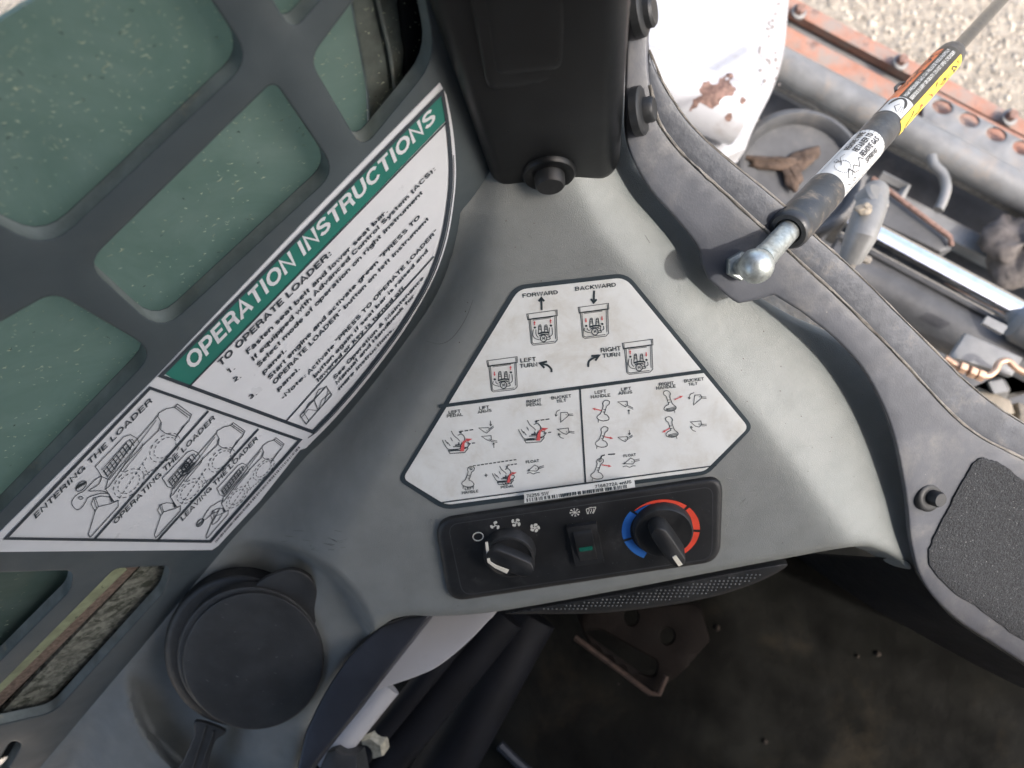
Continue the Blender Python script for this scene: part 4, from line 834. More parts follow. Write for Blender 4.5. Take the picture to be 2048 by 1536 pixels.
# ------------------------------------------------------------------ front pillar
def X(px, t, py): return P(px, py, t)
pl = thing('cab_pillar', P(1110, 385, .37), 'glossy black front pillar cover rising from the console', 'pillar')
def pillar():
    tb = .372; V = []; Fc = []; rings = []
    A = P(985, 392, tb); B = P(1237, 372, tb+.003)                     # bottom front corners
    A2 = P(826, -40, .228); B2 = P(1265, -40, .232)
    dirl = (A2-A)/(A2[2]-A[2]); dirr = (B2-B)/(B2[2]-B[2]); H_ = .36
    back = np.array([.004, .075, 0]); n = 7
    for f, hz_, ins in ((0, 0., .010), (0, .002, .004), (0, .006, .001), (0, .012, 0), (0, .12, 0), (0, .24, 0), (0, H_, 0)):
        a = A+dirl*hz_; b = B+dirr*hz_; x = (b-a); x /= np.linalg.norm(x); y = back/np.linalg.norm(back); ring = []
        r = .011; cs = [(a, x, y), (b, -x, y), (b+back, -x, -y), (a+back, x, -y)]
        seq = []
        for ci, (c, ux, uy) in enumerate(cs):
            cc = c+ux*(r+ins)+uy*(r+ins); ang = [(0, 1)]
            for j in range(n):
                t = (math.pi/2)*j/(n-1); q = (cc-ux*r*math.cos(t)-uy*r*math.sin(t)) if ci % 2 == 0 else (cc-ux*r*math.sin(t)-uy*r*math.cos(t))
                seq.append(q)
        rings.append(seq); V += seq
    m = 4*n
    for i in range(len(rings)-1):
        for j in range(m): Fc.append((i*m+j, i*m+(j+1) % m, (i+1)*m+(j+1) % m, (i+1)*m+j))
    Fc.append(tuple(range(m))[::-1]); Fc.append(tuple((len(rings)-1)*m+j for j in range(m))); return V, Fc, A, B, A2, B2
V, Fc, A, B, A2, B2 = pillar(); mk('pillar_cover', V, Fc, BLKS, pl)
PF = plane3(A, B, (A2+B2)/2)
fn = PF.n
mk('raised_panel', *(lambda o: (o.data and ([0], [0])))(None), BLKS) if False else None
sheet('moulded_panel', roundp([(905, -200, 20), (1172, -200, 20), (1160, 158, 26), (975, 182, 26)]), PF, BLKS, pl, off=.0010, thick=.004, rnd=14, depth=.0012, grid=40, step=12)
sheet('inner_panel', roundp([(940, -200, 20), (1135, -200, 20), (1126, 138, 20), (992, 152, 20)]), PF, BLKS, pl, off=.0016, thick=.003, rnd=12, depth=.0008, grid=40, step=12)
# fastener at the pillar foot
bc = PF.at([1098, 344], .0)[0]; bax = fn
fb = thing('pillar_fastener', bc, 'large black push fastener at the foot of the pillar cover', 'fastener')
mk('washer', *g_lathe(bc-bax*.002, bax, [(0, .0150), (.0035, .0150), (.005, .0138), (.0053, .0110), (.0046, .0095)], 40), BLKS, fb)
mk('button', *g_lathe(bc, bax, [(0, .0085), (.0085, .0083), (.0098, .0072)], 30), BLK, fb)
# ------------------------------------------------------------------ door frame plate
def plate_e(p):
    return .006-.018*sstep((p[:, 0]-1650)/450.)
PSF = Surf(DECKN, DECKP, plate_e)
inner = [(1259, -120), (1254, 80), (1250, 200), (1250, 262), (1264, 315), (1300, 380), (1350, 436), (1394, 492), (1404, 530), (1418, 560), (1468, 602), (1492, 604), (1548, 590), (1600, 622), (1668, 676), (1725, 738), (1768, 818), (1794, 900), (1812, 1000), (1822, 1090), (1846, 1165), (1900, 1228), (1975, 1280), (2150, 1385), (2400, 1500)]
seam = [(1312, -120), (1304, 0), (1296, 90), (1300, 170), (1322, 250), (1376, 318), (1440, 376), (1534, 462), (1592, 515), (1700, 615), (1800, 715), (1928, 849), (2045, 916), (2200, 1000), (2400, 1120)]
outer = [(1314, -120), (1306, 0), (1299, 100), (1340, 190), (1410, 278), (1570, 412), (1631, 472), (1713, 545), (1850, 681), (1951, 779), (2045, 845), (2200, 930), (2400, 1050)]
def sm(l, n=5): return [tuple(q) for q in smooth_line(l, n)]
pf = thing('door_frame', PSF.at([1700, 900])[0], 'charcoal painted steel door frame plate curving round the grey console', 'door frame')
inn = sm(inner[:9])+sm(inner[9:13])[0:]+sm(inner[13:])
sheet('frame_plate', inn+sm(seam)[::-1], PSF, PLATE, pf, thick=.006, rnd=6, depth=.002, grid=26, step=12, ang=50)
sheet('outer_flange', [(x-3, y) for x, y in sm(seam)]+sm(outer)[::-1], PSF, FLNG, pf, off=-.004, thick=.012, rnd=5, depth=.002, grid=22, step=12)
mb = MB(); V, Fc = g_tube([PSF.at(q, .0002)[0] for q in sm(seam[3:], 6)], .0008, 8); V = np.array(V)+rng.randn(len(V), 3)*.00018; mb.add(V, Fc); mb.build('seal_bead', BEAD, pf)
mb = MB(); V, Fc = g_tube([PSF.at(q, -.0045)[0] for q in sm(outer[2:], 6)], .0006, 8); V = np.array(V)+rng.randn(len(V), 3)*.00015; mb.add(V, Fc); mb.build('flange_edge', BEAD, pf)
# bracket tab for the gas spring is part of the plate outline; fasteners
def fastener(px, py, ax, r, r2, shift, label, e=.0):
    c = PSF.at([px, py], e)[0]; ax = np.array(ax, float); ax /= np.linalg.norm(ax)
    o = thing('plate_fastener', c, label, 'fastener', 'black push fasteners in the door frame')
    mk('washer', *g_lathe(c-ax*.003, ax, [(0, r), (.0040, r), (.0050, r*.9), (.0052, r*.7)], 30), BLK, o)
    c2 = c+np.array(shift); mk('button', *g_lathe(c2, ax, [(0, r2), (.0058, r2), (.0072, r2*.85)], 24), BLK, o)
fastener(1281, 222, (.93, -.08, .36), .0125, .0066, (.0005, .0006, -.001), 'tilted black fastener on the frame beside the pillar, second from the top', .004)
fastener(1282, 20, (.93, -.08, .36), .0125, .0080, (0, 0, -.002), 'topmost black fastener on the frame, cut by the upper picture edge', .004)
fastener(1858, 994, (.35, -.35, .9), .0098, .0052, (.0012, 0, .001), 'black fastener in the frame plate beside the rough grip pad', 0)
tag(sheet('grip_pad', [tuple(q) for q in smooth_line([(1962, 916), (1985, 922), (2010, 932), (2048, 962), (2160, 1040), (2200, 1320), (2130, 1330), (2048, 1282), (1980, 1235), (1905, 1180), (1866, 1140), (1856, 1112), (1866, 1078), (1890, 1030), (1920, 975), (1945, 930)], 5, True)+rng.randn(80, 2)*1.3], PSF, GRIP, off=.0013, thick=.0016, rnd=2, depth=.0006, grid=18, step=5),
    'rough black anti-slip grip tape pad stuck to the frame plate', 'grip pad')
# ------------------------------------------------------------------ gas spring
T0, T1 = .355, .505; G0 = P(1512, 532, T0); G1 = P(1908, 103, T1)
ga = (G1-G0); GL = np.linalg.norm(ga); ga /= GL
def gs(q): return GL*q*T0/(T1-q*(T1-T0))
gs_t = thing('gas_spring', G0, 'gas spring strut with yellow and white warning labels bolted to the door frame', 'gas spring')
RT = .0105
mk('ball_socket', *g_lathe(G0-ga*.0092, ga, [(.0092+.0092*math.sin(t), max(.0004, .0092*math.cos(t))) for t in np.linspace(-1.5, 1.5, 20)], 36), ZINC, gs_t)
mk('socket_neck', *g_lathe(G0, ga, [(gs(.030), .0066), (gs(.052), .0066), (gs(.057), .0062), (gs(.075), .0062), (gs(.19), .0062)], 32), ZINC, gs_t)
mk('rubber_sleeve', *g_lathe(G0, ga, [(gs(.165), .0064), (gs(.155), .0075), (gs(.155), .0100), (gs(.160), .0112), (gs(.175), .0114), (gs(.185), .0109), (gs(.19), .0113), (gs(.34), .0113), (gs(.342), .0108)], 48), SLEEVE, gs_t)
tube_o = mk('cylinder_tube', *g_lathe(G0, ga, [(gs(.33), .0100), (gs(.335), RT), (gs(.962), RT), (gs(.985), RT*.93), (gs(.998), RT*.74), (gs(1.005), RT*.45)], 48), TUBE, gs_t)
mk('piston_rod', *g_lathe(G0, ga, [(gs(.99), .0050), (gs(1.0)+.32, .0050)], 32), mat('polished steel rod', (.22, .23, .24), .18, 1, var=.1), gs_t)
# stud that holds the ball to the frame
sd0 = PSF.at([1478, 532], 0)[0]; sa = G0-sd0; sa /= np.linalg.norm(sa)
mk('stud_nut', *g_hex(sd0, sa, .0084, .006), ZINC, gs_t); mk('ball_stud', *g_lathe(sd0, sa, [(0, .0050), (np.linalg.norm(G0-sd0), .0050)], 20), ZINC, gs_t)
# labels wrapped on the tube: coordinates (q along picture length, angle in degrees across, + = lower right)
vm = C-(G0+G1)/2; vm -= vm.dot(ga)*ga; vm /= np.linalg.norm(vm); bt = np.cross(ga, vm)
if bt.dot(P(1700, 600, .42)-P(1500, 300, .42)) < 0: bt = -bt
def wrap(dr):
    def f(V):
        th = np.radians(V[:, 1]); s = gs(V[:, 0]); return G0+ga*s[:, None]+(RT+dr)*(np.cos(th)[:, None]*vm+np.sin(th)[:, None]*bt)
    return f
def lab(name, q0, q1, a0, a1, m, dr, par=tube_o):
    p = Print(); nq = 8; na = max(2, int(abs(a1-a0)/6)); V = [(q0+(q1-q0)*i/nq, a0+(a1-a0)*j/na) for i in range(nq+1) for j in range(na+1)]
    p.add(V, [(i*(na+1)+j, i*(na+1)+j+1, (i+1)*(na+1)+j+1, (i+1)*(na+1)+j) for i in range(nq) for j in range(na)]); return p.build(name, None, 0, m, par, wrap(dr))
lab('white_label', .345, .548, -88, 105, LABW, .00020); lab('black_label', .64, .955, -100, 100, LABK, .00015)
lab('orange_stripe', .70, .94, -92, -38, LABO, .0003); lab('yellow_stripe', .635, .955, 28, 84, LABY, .0003); lab('hazard_panel', .64, .705, -62, 24, LABW, .0003)
def tubetext(p, s, q0, q1, a, dh, bold=.15): p.text(s, (q0, a), (q1, a), (0, -dh), None, bold)
p = Print(); p.g('lettering')
tubetext(p, 'REMOVE WIRE', .452, .535, -34, 19, .22); tubetext(p, 'RETAINER TO', .452, .535, -8, 19, .22); tubetext(p, 'REMOVE GAS', .452, .535, 17, 19, .22); tubetext(p, 'SPRING', .455, .51, 41, 17, .2)
class TP(Print):                               # thin strokes on the tube: widths in degrees / length handled separately
    def line(s, pts, w=2.2):
        w = w*.6
        pts = np.array(pts, float); k = np.array([1/430., 1.]); q = pts/k   # scale q to be comparable with degrees
        for i in range(len(q)-1):
            d = q[i+1]-q[i]; L = np.linalg.norm(d)
            if L < 1e-6: continue
            nn = np.array([-d[1], d[0]])/L*w*.5; s.add(np.array([q[i]+nn, q[i]-nn, q[i+1]-nn, q[i+1]+nn])*k, [(0, 1, 2, 3)], True)
tp = TP()
tp.line([(.345, -58), (.548, -58)], 1.6); tp.line([(.345, 62), (.548, 62)], 1.6); tp.line([(.537, -62), (.537, 70)], 1.6)
for i in range(12): tp.line([(.538, -70+i*14), (.552, -70+i*14)], 2)
for i in range(22):
    t0 = i/22*2*math.pi; tp.line([(.385+.022*math.cos(t0), -12+24*math.sin(t0)), (.385+.022*math.cos(t0+.17), -12+24*math.sin(t0+.17))], 1.8)
tp.line([(.40, -30), (.415, -40), (.43, -35)], 1.8); tp.line([(.385, -18), (.398, -26), (.392, -38)], 2.4); tp.line([(.385, 30), (.41, 10), (.425, 28), (.44, 5), (.45, 20)], 2.4); tp.line([(.37, 28), (.388, 6), (.40, 30), (.42, 36)], 3)
tp.line([(.36, 40), (.372, 50)], 2); tp.line([(.40, -34), (.405, -46), (.396, -48), (.392, -40), (.40, -34)], 1.4); tp.line([(.386, 46), (.392, 40), (.398, 46), (.392, 52), (.386, 46)], 1.4)
for i in range(8): tp.line([(.355+i*.02, 64), (.362+i*.02, 64+random.uniform(-4, 6))], 1.6)
# hazard picture: dark disc with spray lines
tp.line([(.645, -5), (.662, -24), (.676, -14)], 2.4)
for i in range(3): tp.line([(.646+.003*i, 6+8*i-8), (.672, 2+6*i-8)], 2.4)
p.build_all(None, 0, mat('label lettering ink', (.04, .04, .042), .5), tube_o, wrap(.0005))
tag(tp.build('label_print', None, 0, mat('label ink', (.05, .05, .052), .5), tube_o, wrap(.0005)), kind='stuff')
p = Print(); p.poly([(.672+.026*math.cos(t)*(.9 if math.cos(t) < 0 else 1)+.004, -20+30*math.sin(t)) for t in np.linspace(-1.9, 1.9, 16)]); p.build('hazard_disc', None, 0, LABK, tube_o, wrap(.00055))
p = Print(); p.g('lettering'); tubetext(p, 'HIGH PRESSURE GAS CAN RELEASE RODS RAPIDLY', .712, .94, -14, 14, .14); tubetext(p, 'SERIOUS INJURY OR DEATH. DO NOT OPEN CYLINDER', .712, .94, 8, 14, .14); p.build_all(None, 0, mat('white label ink', (.62, .62, .58), .5), tube_o, wrap(.0004))
sc_ = TP()
for i in range(26):
    q = random.uniform(.74, .93); a = random.uniform(-86, -42); sc_.line([(q, a), (q+random.uniform(.01, .03), a+random.uniform(-22, 22))], random.uniform(2, 4.5))
for pts in ([(.66, 62), (.69, 50), (.70, 40)], [(.70, 58), (.725, 66), (.745, 50)], [(.80, 70), (.82, 40), (.825, 32)], [(.845, 60), (.86, 44), (.87, 60), (.855, 66), (.885, 50)], [(.89, 72), (.905, 36), (.93, 58), (.915, 70), (.94, 44)], [(.90, 40), (.92, 66), (.935, 36)], [(.655, 74), (.675, 56)]):
    sc_.line(pts, 6)
tag(sc_.build('label_scuffs', None, 0, LABK, tube_o, wrap(.00055)), kind='stuff')
r_ = TP(); r_.line([(.775, 40), (.80, 62), (.79, 48)], 3.2); r_.line([(.735, 45), (.75, 60), (.735, 62), (.735, 45)], 3); r_.line([(.83, 48), (.85, 56)], 3.4); tag(r_.build('red_marks', None, 0, REDI, tube_o, wrap(.0006)), kind='stuff')
# wire retainer clip on the tube
ck = G0+ga*gs(.775)+(RT+.0002)*(math.cos(1.45)*vm-math.sin(1.45)*bt)
mb = MB(); mb.add(*g_tube([ck-ga*.008, ck-ga*.004-bt*.0022, ck+ga*.004-bt*.0022, ck+ga*.009], .0012, 8)); mb.build('wire_clip', SLEEVE, gs_t)
# ------------------------------------------------------------------ machine parts beyond the door
def rail(name, l, t, m, par, th=.02, rnd=4, dp=.004, holes=()): return sheet(name, l, flat(t), m, par, thick=th, rnd=rnd, depth=dp, grid=40, step=20, holes=holes)
# white boom with chipped paint
bm = thing('boom_arm', P(1420, 120, .9), 'white painted boom arm with a chipped rusty patch beyond the frame', 'boom arm')
bs_ = Surf((.25, .25, 1), P(1450, 60, .95), lambda p: -.05*sstep((p[:, 0]-1480)/120.)**2)
sheet('boom_side', sm([(1230, -160), (1590, -160)], 3)+sm([(1580, -60), (1576, 20), (1566, 110), (1545, 180), (1510, 250), (1490, 300)], 4)+[(1300, 380), (1230, 100)], bs_, WPAINT, bm, thick=.03, rnd=12, depth=.008, grid=24, step=14)
ta, tb_ = P(1330, 90, .80), P(1482, 238, .78)
bx0 = np.array(P(1200, 120, .81)); bx1 = np.array(P(1484, 234, .85))
mk('boom_tube', *g_lathe(bx0, bx1-bx0, [(0, .038), (np.linalg.norm(bx1-bx0)-.002, .038), (np.linalg.norm(bx1-bx0), .037), (np.linalg.norm(bx1-bx0), .034), (np.linalg.norm(bx1-bx0)-.03, .033)], 56), WPAINT, bm)
# chipped patch follows the tube surface
axb, ub, vb = frame(bx1-bx0)
def ontube(px, py, R=.0384):
    d = rays([px, py])[0]; o = C-bx0; dp_ = d-d.dot(axb)*axb; op = o-o.dot(axb)*axb; a = dp_.dot(dp_); b = 2*dp_.dot(op); c_ = op.dot(op)-R*R; D = b*b-4*a*c_
    t = (-b-math.sqrt(max(0, D)))/(2*a); return C+t*d
def chips(outl, name):
    q = np.array(outl, float); p_ = Print(); j = smooth_line(q, 4, True)+rng.randn(len(q)*4, 2)*1.6; p_.poly([tuple(x) for x in j], sub=8)
    V = np.concatenate(p_.V); mk(name, [ontube(*v) for v in V], p_.F, RUSTP, bm)
chips([(1380, 222), (1386, 200), (1404, 190), (1398, 178), (1412, 164), (1430, 168), (1446, 152), (1462, 146), (1468, 152), (1460, 164), (1474, 178), (1462, 192), (1446, 194), (1436, 210), (1420, 218), (1402, 206), (1392, 214)], 'paint_chip')
chips([(1452, 232), (1462, 226), (1466, 234), (1458, 242), (1450, 240)], 'paint_chip'); chips([(1482, 198), (1490, 196), (1492, 204), (1484, 207)], 'paint_chip')
GRIME = mat('brown grey grime', (.20, .165, .145), .9, var=.4, vs=120)
for i in range(44):
    x, y = random.gauss(1542, 13), random.uniform(5, 170); r = random.uniform(1., 4.2); o_ = np.array([(x+r*math.cos(t)*random.uniform(.5, 1), y+r*1.6*math.sin(t)*random.uniform(.5, 1)) for t in np.linspace(0, 6.28, 8)[:-1]])
    if x < 1562: p_ = Print(); p_.poly(o_); V = bs_.at(np.concatenate(p_.V), .0008); mk('grime_fleck', V, p_.F, GRIME, bm, smooth=False)
# big pivot disc with mud
pvt = thing('pivot_boss', P(1600, 310, .95), 'dark round pivot boss caked with brown mud', 'pivot')
pc = P(1598, 345, .98); pax = np.array([.05, -.12, 1.])
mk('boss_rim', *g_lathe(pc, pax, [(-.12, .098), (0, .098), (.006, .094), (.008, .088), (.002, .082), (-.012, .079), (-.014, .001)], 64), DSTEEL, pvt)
def blob(c, r, sx, n=1, m=MUD, name='mud_lump', par=None, rot=0.):
    V = []; Fc = []; nu, nv = 28, 14; ph = rng.rand(6)*6
    for i in range(nv+1):
        for j in range(nu):
            th = math.pi*i/nv; f = 2*math.pi*j/nu; d = np.array([math.sin(th)*math.cos(f), math.sin(th)*math.sin(f), math.cos(th)])
            rr_ = 1+.10*rng.rand()+.16*math.sin(3*f+ph[0]+2*th)+.12*math.sin(5*f+ph[1])*math.sin(3*th+ph[2])+.08*math.sin(9*f+7*th+ph[3]); v = d*np.array(sx)*r*rr_
            v = np.array([v[0]*math.cos(rot)-v[1]*math.sin(rot), v[0]*math.sin(rot)+v[1]*math.cos(rot), v[2]]); V.append(np.array(c)+v)
    for i in range(nv):
        for j in range(nu): Fc.append((i*nu+j, (i+1)*nu+j, (i+1)*nu+(j+1) % nu, i*nu+(j+1) % nu))
    return mk(name, V, Fc, m, par, ang=180)
blob(P(1548, 326, .985), .021, (1.9, .5, .35), par=pvt, rot=-.12); blob(P(1584, 352, .985), .016, (.8, 1.3, .35), par=pvt, rot=.2); blob(P(1606, 318, .985), .017, (1.5, .8, .3), par=pvt, rot=.6)
# attachment rail: orange bars, perforated channel, round bar
ar = thing('attachment_rail', P(1800, 150, 1.25), 'worn orange and grey attachment rail with a row of round holes', 'rail')
def band(l0, l1, y0a, y0b, y1a, y1b): return [(l0, y0a), (l1, y1a), (l1, y1b), (l0, y0b)]
hh = [(1884, 214), (1938, 240), (1992, 269), (2045, 296), (2100, 322)]
sl_ = .53
def yl(x, y0): return y0+(x-1540)*sl_
def bnd(y0, y1, x0=1500, x1=2250): return [(x0, yl(x0, y0)), (x1, yl(x1, y0)), (x1, yl(x1, y1)), (x0, yl(x0, y1))]
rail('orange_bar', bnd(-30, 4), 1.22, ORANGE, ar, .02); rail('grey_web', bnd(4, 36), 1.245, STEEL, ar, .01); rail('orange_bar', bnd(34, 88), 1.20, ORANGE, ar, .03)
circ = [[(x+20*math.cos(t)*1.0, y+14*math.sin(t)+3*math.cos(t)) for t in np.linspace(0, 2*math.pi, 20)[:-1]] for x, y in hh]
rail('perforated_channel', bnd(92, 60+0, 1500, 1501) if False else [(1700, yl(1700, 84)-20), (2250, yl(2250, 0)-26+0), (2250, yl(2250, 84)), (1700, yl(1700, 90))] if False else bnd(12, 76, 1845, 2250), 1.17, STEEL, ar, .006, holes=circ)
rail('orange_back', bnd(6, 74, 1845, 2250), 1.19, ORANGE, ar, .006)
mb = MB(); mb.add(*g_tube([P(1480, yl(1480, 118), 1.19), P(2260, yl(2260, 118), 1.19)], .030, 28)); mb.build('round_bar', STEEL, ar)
mb = MB(); mb.add(*g_tube([P(1480, yl(1480, 158), 1.22), P(2260, yl(2260, 158), 1.22)], .012, 12)); mb.build('lower_edge', BEAD, ar)
for x, y in ((1598, 21), (1802, 122), (2020, 233)):
    c = P(x, y, 1.205); mk('rail_bolt', *g_hex(c, (0.2, -.1, 1), .0105, .010), RUSTP, ar)
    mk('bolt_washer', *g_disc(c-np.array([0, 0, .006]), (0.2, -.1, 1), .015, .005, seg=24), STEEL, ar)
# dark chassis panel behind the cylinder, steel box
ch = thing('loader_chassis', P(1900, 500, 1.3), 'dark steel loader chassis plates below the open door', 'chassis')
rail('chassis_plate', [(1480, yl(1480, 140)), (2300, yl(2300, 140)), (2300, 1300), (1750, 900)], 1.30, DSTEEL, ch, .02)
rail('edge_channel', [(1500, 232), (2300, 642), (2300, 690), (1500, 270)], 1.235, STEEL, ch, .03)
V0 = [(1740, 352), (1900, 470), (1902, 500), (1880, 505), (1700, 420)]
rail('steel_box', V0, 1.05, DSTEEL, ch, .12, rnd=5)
mb = MB(); mb.add(*g_tube([P(1744, 356, 1.04), P(1900, 474, 1.04), P(1903, 492, 1.045)], .004, 10)); mb.build('rusty_edge', RUSTP, ch)
# hook, bracket
hk = thing('bent_hook', P(1880, 370, 1.15), 'curved weathered steel hook hanging beside the rail', 'hook')
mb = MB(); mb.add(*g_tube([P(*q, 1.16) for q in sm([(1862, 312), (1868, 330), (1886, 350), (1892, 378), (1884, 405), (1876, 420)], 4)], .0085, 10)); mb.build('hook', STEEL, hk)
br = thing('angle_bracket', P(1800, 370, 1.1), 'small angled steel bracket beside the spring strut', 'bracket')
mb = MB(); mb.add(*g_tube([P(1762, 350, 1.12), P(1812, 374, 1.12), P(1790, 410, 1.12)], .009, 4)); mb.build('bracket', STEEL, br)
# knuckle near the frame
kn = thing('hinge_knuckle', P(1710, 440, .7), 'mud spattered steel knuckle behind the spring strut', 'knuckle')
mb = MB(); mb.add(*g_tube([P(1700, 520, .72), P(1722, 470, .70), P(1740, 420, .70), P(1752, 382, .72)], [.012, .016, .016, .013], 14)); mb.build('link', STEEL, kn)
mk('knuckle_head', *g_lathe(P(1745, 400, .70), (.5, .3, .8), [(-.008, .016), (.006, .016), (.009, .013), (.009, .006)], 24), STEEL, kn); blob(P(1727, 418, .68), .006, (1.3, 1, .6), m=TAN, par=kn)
mb = MB(); mb.add(*g_tube([P(1690, 545, .75), P(1716, 512, .74), P(1735, 520, .76)], .005, 8)); mb.build('pin', BEAD, kn)
# hydraulic cylinder with chrome rod
hc = thing('hydraulic_cylinder', P(1880, 540, .95), 'hydraulic cylinder with bright chrome rod in the loader chassis', 'hydraulic cylinder')
q0, q1 = P(1690, 448, .96), P(2120, 678, .96)
dq = q1-q0; mk('chrome_rod', *g_lathe(q0, dq, [(0, .0215), (np.linalg.norm(dq), .0215)], 48), CHROME, hc)
off_ = np.array([-.022, -.040, -.03]); mk('black_barrel', *g_lathe(q0+off_, dq, [(0, .034), (np.linalg.norm(dq), .034)], 48), DSTEEL, hc)
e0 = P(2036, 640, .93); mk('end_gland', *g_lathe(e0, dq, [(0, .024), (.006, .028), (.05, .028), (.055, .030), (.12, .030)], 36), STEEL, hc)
sheet('rod_tag', [(1975, 632), (2016, 652), (2006, 668), (1966, 646)], flat(.90), LGREY, hc, thick=.006, grid=30)
blob(P(2030, 500, 1.2), .05, (1, 1.2, .5), m=mat('rusty lump steel', (.11, .095, .085), .8, var=.4, vs=50), par=tag(thing('rusty_cover', P(2030, 500, 1.2), 'rounded rusty cover at the right picture edge above the chrome rod', 'cover')), name='cover_shell')
# valve block, tag plate, copper pipe
vb_ = thing('valve_block', P(1990, 760, .95), 'grey valve block with tag plate and copper pipe at the right edge', 'valve block')
rail('tag_plate', [(1932, 666), (2046, 716), (2024, 752), (1900, 714)], .92, LGREY, vb_, .012, 3, .003); rail('valve_body', [(1985, 745), (2028, 768), (2010, 800), (1965, 780)], .93, LGREY, vb_, .04, 3, .14)
rail('tan_block', [(1958, 775), (2020, 800), (2030, 826), (2000, 840), (1950, 800)], .95, TAN, vb_, .05, 5, .005); rail('tan_block', [(2036, 805), (2120, 830), (2110, 870), (2040, 846)], .95, TAN, vb_, .05, 5, .005)
mb = MB(); mb.add(*g_tube([P(*q, .89) for q in sm([(1890, 716), (1912, 730), (1940, 742), (1972, 752), (1990, 742), (1998, 726), (2016, 722), (2038, 740), (2090, 760)], 4)], .0042, 12)); mb.build('copper_pipe', COPPER, vb_)
for x, y in ((1918, 733), (1938, 742), (1954, 748)): mk('pipe_nut', *g_hex(P(x, y, .888), P(x+20, y+8, .888)-P(x, y, .888), .0075, .008), COPPER, vb_)
# ------------------------------------------------------------------ footwell
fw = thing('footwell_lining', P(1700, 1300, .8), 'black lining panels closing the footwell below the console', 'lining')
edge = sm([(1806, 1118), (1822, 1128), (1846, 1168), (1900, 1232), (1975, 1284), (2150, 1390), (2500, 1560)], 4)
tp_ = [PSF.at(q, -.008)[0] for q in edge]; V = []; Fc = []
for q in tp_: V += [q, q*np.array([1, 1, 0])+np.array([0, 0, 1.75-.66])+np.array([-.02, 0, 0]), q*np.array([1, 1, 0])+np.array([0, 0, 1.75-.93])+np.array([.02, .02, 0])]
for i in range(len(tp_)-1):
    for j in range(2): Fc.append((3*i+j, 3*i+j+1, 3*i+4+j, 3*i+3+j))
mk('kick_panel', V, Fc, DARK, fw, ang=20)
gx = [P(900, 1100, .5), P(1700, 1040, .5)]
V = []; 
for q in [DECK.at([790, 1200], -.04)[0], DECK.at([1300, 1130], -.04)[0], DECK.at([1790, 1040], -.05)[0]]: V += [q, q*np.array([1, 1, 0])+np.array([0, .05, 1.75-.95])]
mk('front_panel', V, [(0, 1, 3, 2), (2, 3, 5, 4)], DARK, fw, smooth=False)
# inner rail beside the console, white bracket, tube, hoses
ir = thing('inner_rail', P(720, 1380, .56), 'black inner rail running down beside the grey console', 'rail')
sheet('rail_plate', sm([(812, 1236), (855, 1230), (860, 1232)], 3)+sm([(745, 1378), (700, 1438), (640, 1512), (590, 1580)], 4)+[(588, 1640), (575, 1640), (590, 1560)]+sm([(612, 1462), (650, 1385), (700, 1312), (760, 1254)], 4), flat(.575), RAIL, ir, thick=.03, rnd=5, depth=.002, grid=24, step=12)
wb = thing('white_bracket', P(860, 1290, .64), 'white painted bracket end lit beneath the console lip', 'bracket')
wsurf = flat(.62)
sheet('bracket_face', [(848, 1222), (1000, 1215), (985, 1234)]+sm([(980, 1238), (935, 1285), (880, 1330), (840, 1350), (790, 1368), (735, 1388)], 4)+[(745, 1366)], wsurf, WPAINT, wb, thick=.006, rnd=3, depth=.001, grid=24, step=12)
wt = thing('white_tube', P(690, 1460, .66), 'white painted tube running down behind the black rail', 'tube')
mb = MB(); mb.add(*g_tube([P(778, 1370, .66), P(648, 1530, .65)], .0115, 24)); mb.build('tube', WPAINT, wt)
BEAMM = mat('black folded steel', (.004, .005, .008), .6, spec=.2, var=.3, vs=20)
cb = thing('cross_beam', P(860, 1480, .7), 'black folded steel beam under the console with a pale bolt', 'beam')
for nm, a, b, r, t in (('beam_tube', (1010, 1225), (700, 1600), .022, .72), ('beam_tube', (1060, 1225), (830, 1640), .030, .78), ('beam_lip', (930, 1260), (650, 1600), .010, .69)):
    mb = MB(); mb.add(*g_tube([P(*a, t), P(*b, t)], r, 20)); mb.build(nm, BEAMM, cb)
mk('pale_bolt', *g_hex(P(757, 1478, .69), (-.3, -.5, .9), .0125, .012), mat('pale zinc bolt', (.42, .40, .32), .45, .3, var=.3, vs=200), cb)
clamp = thing('rubber_clamp', P(690, 1510, .63), 'black rubber clamp block round the white tube', 'clamp')
sheet('clamp_block', [(655, 1502), (672, 1498), (684, 1508), (712, 1512), (722, 1560), (650, 1600), (630, 1560)], flat(.625), RUB, clamp, thick=.03, rnd=5, depth=.004, grid=24)
# pedal bracket with holes
pd = thing('pedal_bracket', P(1290, 1300, .8), 'dark worn steel pedal bracket with round holes on the cab floor', 'pedal bracket')
hl = [[(x+15*math.cos(t), y+17*math.sin(t)) for t in np.linspace(0, 2*math.pi, 18)[:-1]] for x, y in ((1334, 1272), (1262, 1234))]
PED = mat('worn pedal steel', (.008, .006, .005), .65, spec=.12, var=.35, vs=25, bump=.0006, bs=90)
sheet('bracket_plate', [(1150, 1225), (1400, 1205), (1420, 1280), (1378, 1330), (1362, 1346), (1310, 1385), (1280, 1372), (1180, 1290)], flat(.80), PED, pd, thick=.006, rnd=4, depth=.002, grid=30, holes=hl+[roundp([(1165, 1262, 10), (1200, 1258, 10), (1316, 1322, 10), (1312, 1352, 10), (1290, 1352, 10)])])
mb = MB(); mb.add(*g_tube([P(1150, 1275, .79), P(1300, 1386, .79), P(1318, 1388, .79), P(1332, 1352, .79)], .003, 8)); mb.build('bracket_edge', mat('dull brown edge', (.045, .028, .02), .8, var=.4, vs=90), pd)
fs = thing('floor_stick', P(1020, 1510, .9), 'dark stick lying on the muddy cab floor', 'stick')
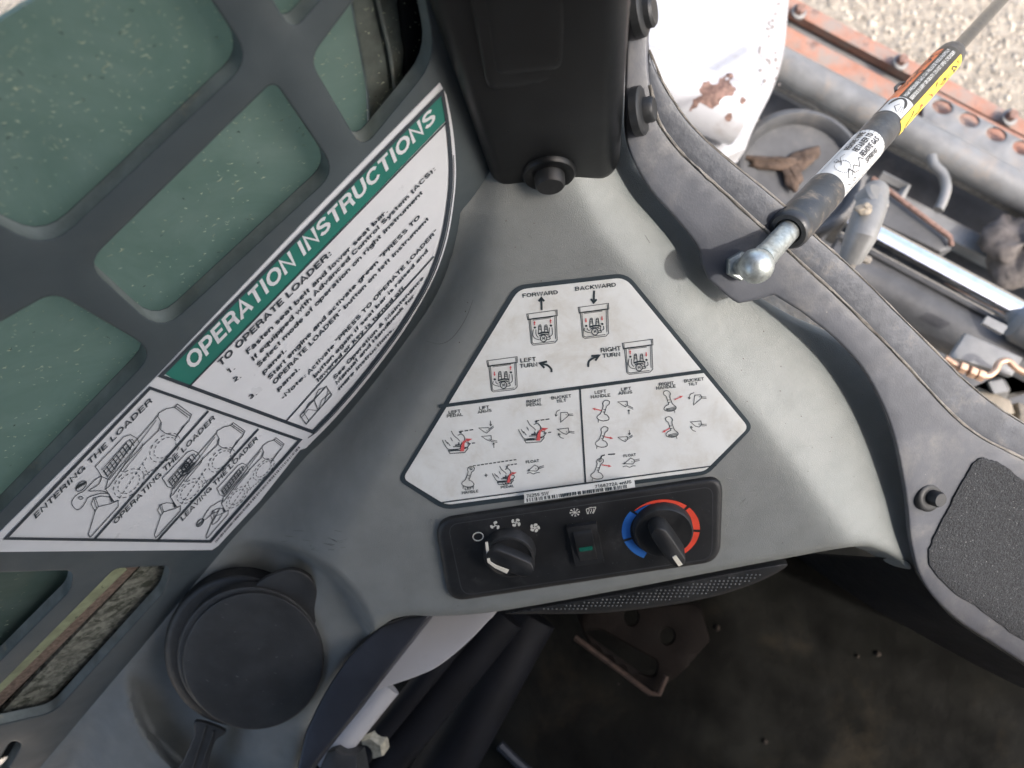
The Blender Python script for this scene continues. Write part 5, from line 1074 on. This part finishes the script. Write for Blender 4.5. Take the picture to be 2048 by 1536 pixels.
mb = MB(); mb.add(*g_tube([P(1000, 1490, .9), P(1030, 1520, .9), P(1075, 1560, .9)], .006, 8)); mb.build('stick', RAIL, fs)
mb = MB()
for i in range(6):
    c = P(random.uniform(1000, 1900), random.uniform(1250, 1560), .918); r = random.uniform(.001, .004); V, Fc = g_lathe(c, (0, 0, 1), [(0, r), (r*.5, r*.75), (r*.8, r*.3)], 6); mb.add(np.array(V)+rng.randn(len(V), 3)*r*.1, Fc)
tag(mb.build('floor_dirt', mat('damp floor dirt', (.03, .022, .016), .95, var=.3, vs=80)), 'crumbs of brown dirt scattered over the cab floor', 'dirt', kind='stuff')
# specks of dirt on the console
mb = MB()
for i in range(170):
    p = (random.uniform(700, 1780), random.uniform(420, 1220))
    if not inside(np.array([p]), dash_out)[0]: continue
    if inside(np.array([p]), [(x, y) for x, y, *_ in dout])[0] or inside(np.array([p]), hout)[0]: continue
    c = DSURF.at(p, .0001)[0]; r = random.uniform(.00012, .00038); mb.add(*g_lathe(c, DECK.n, [(-.0001, r), (r*.5, r*.8), (r*.8, r*.3)], 5))
tag(mb.build('console_dirt', MUD, dash), kind='stuff')

# scuffs and hairline marks on the console
mb = MB()
def scuff(pts, r=.00012):
    q = [DSURF.at(p, .00005)[0] for p in smooth_line(pts, 5)]; mb.add(*g_tube(q, [r*(.4+.6*math.sin(math.pi*(i+.5)/len(q))) for i in range(len(q))], 4))
scuff([(946, 600), (930, 640), (905, 675), (880, 688), (852, 682)]); scuff([(1290, 470), (1300, 486)]); scuff([(1480, 1010), (1492, 996)], .0001)
for i in range(16):
    x, y = random.uniform(560, 700), random.uniform(1060, 1110); scuff([(x, y), (x+random.uniform(6, 22), y+random.uniform(-3, 8))], random.uniform(.00006, .00014))
for i in range(14):
    x, y = random.choice([(random.uniform(1480, 1700), random.uniform(960, 1080)), (random.uniform(1000, 1230), random.uniform(420, 540)), (random.uniform(640, 860), random.uniform(1120, 1220))]); scuff([(x, y), (x+random.uniform(-12, 12), y+random.uniform(-12, 12))], random.uniform(.00004, .00008))
tag(mb.build('scuff_marks', mat('dark scuff', (.07, .07, .065), .8), dash), kind='stuff')
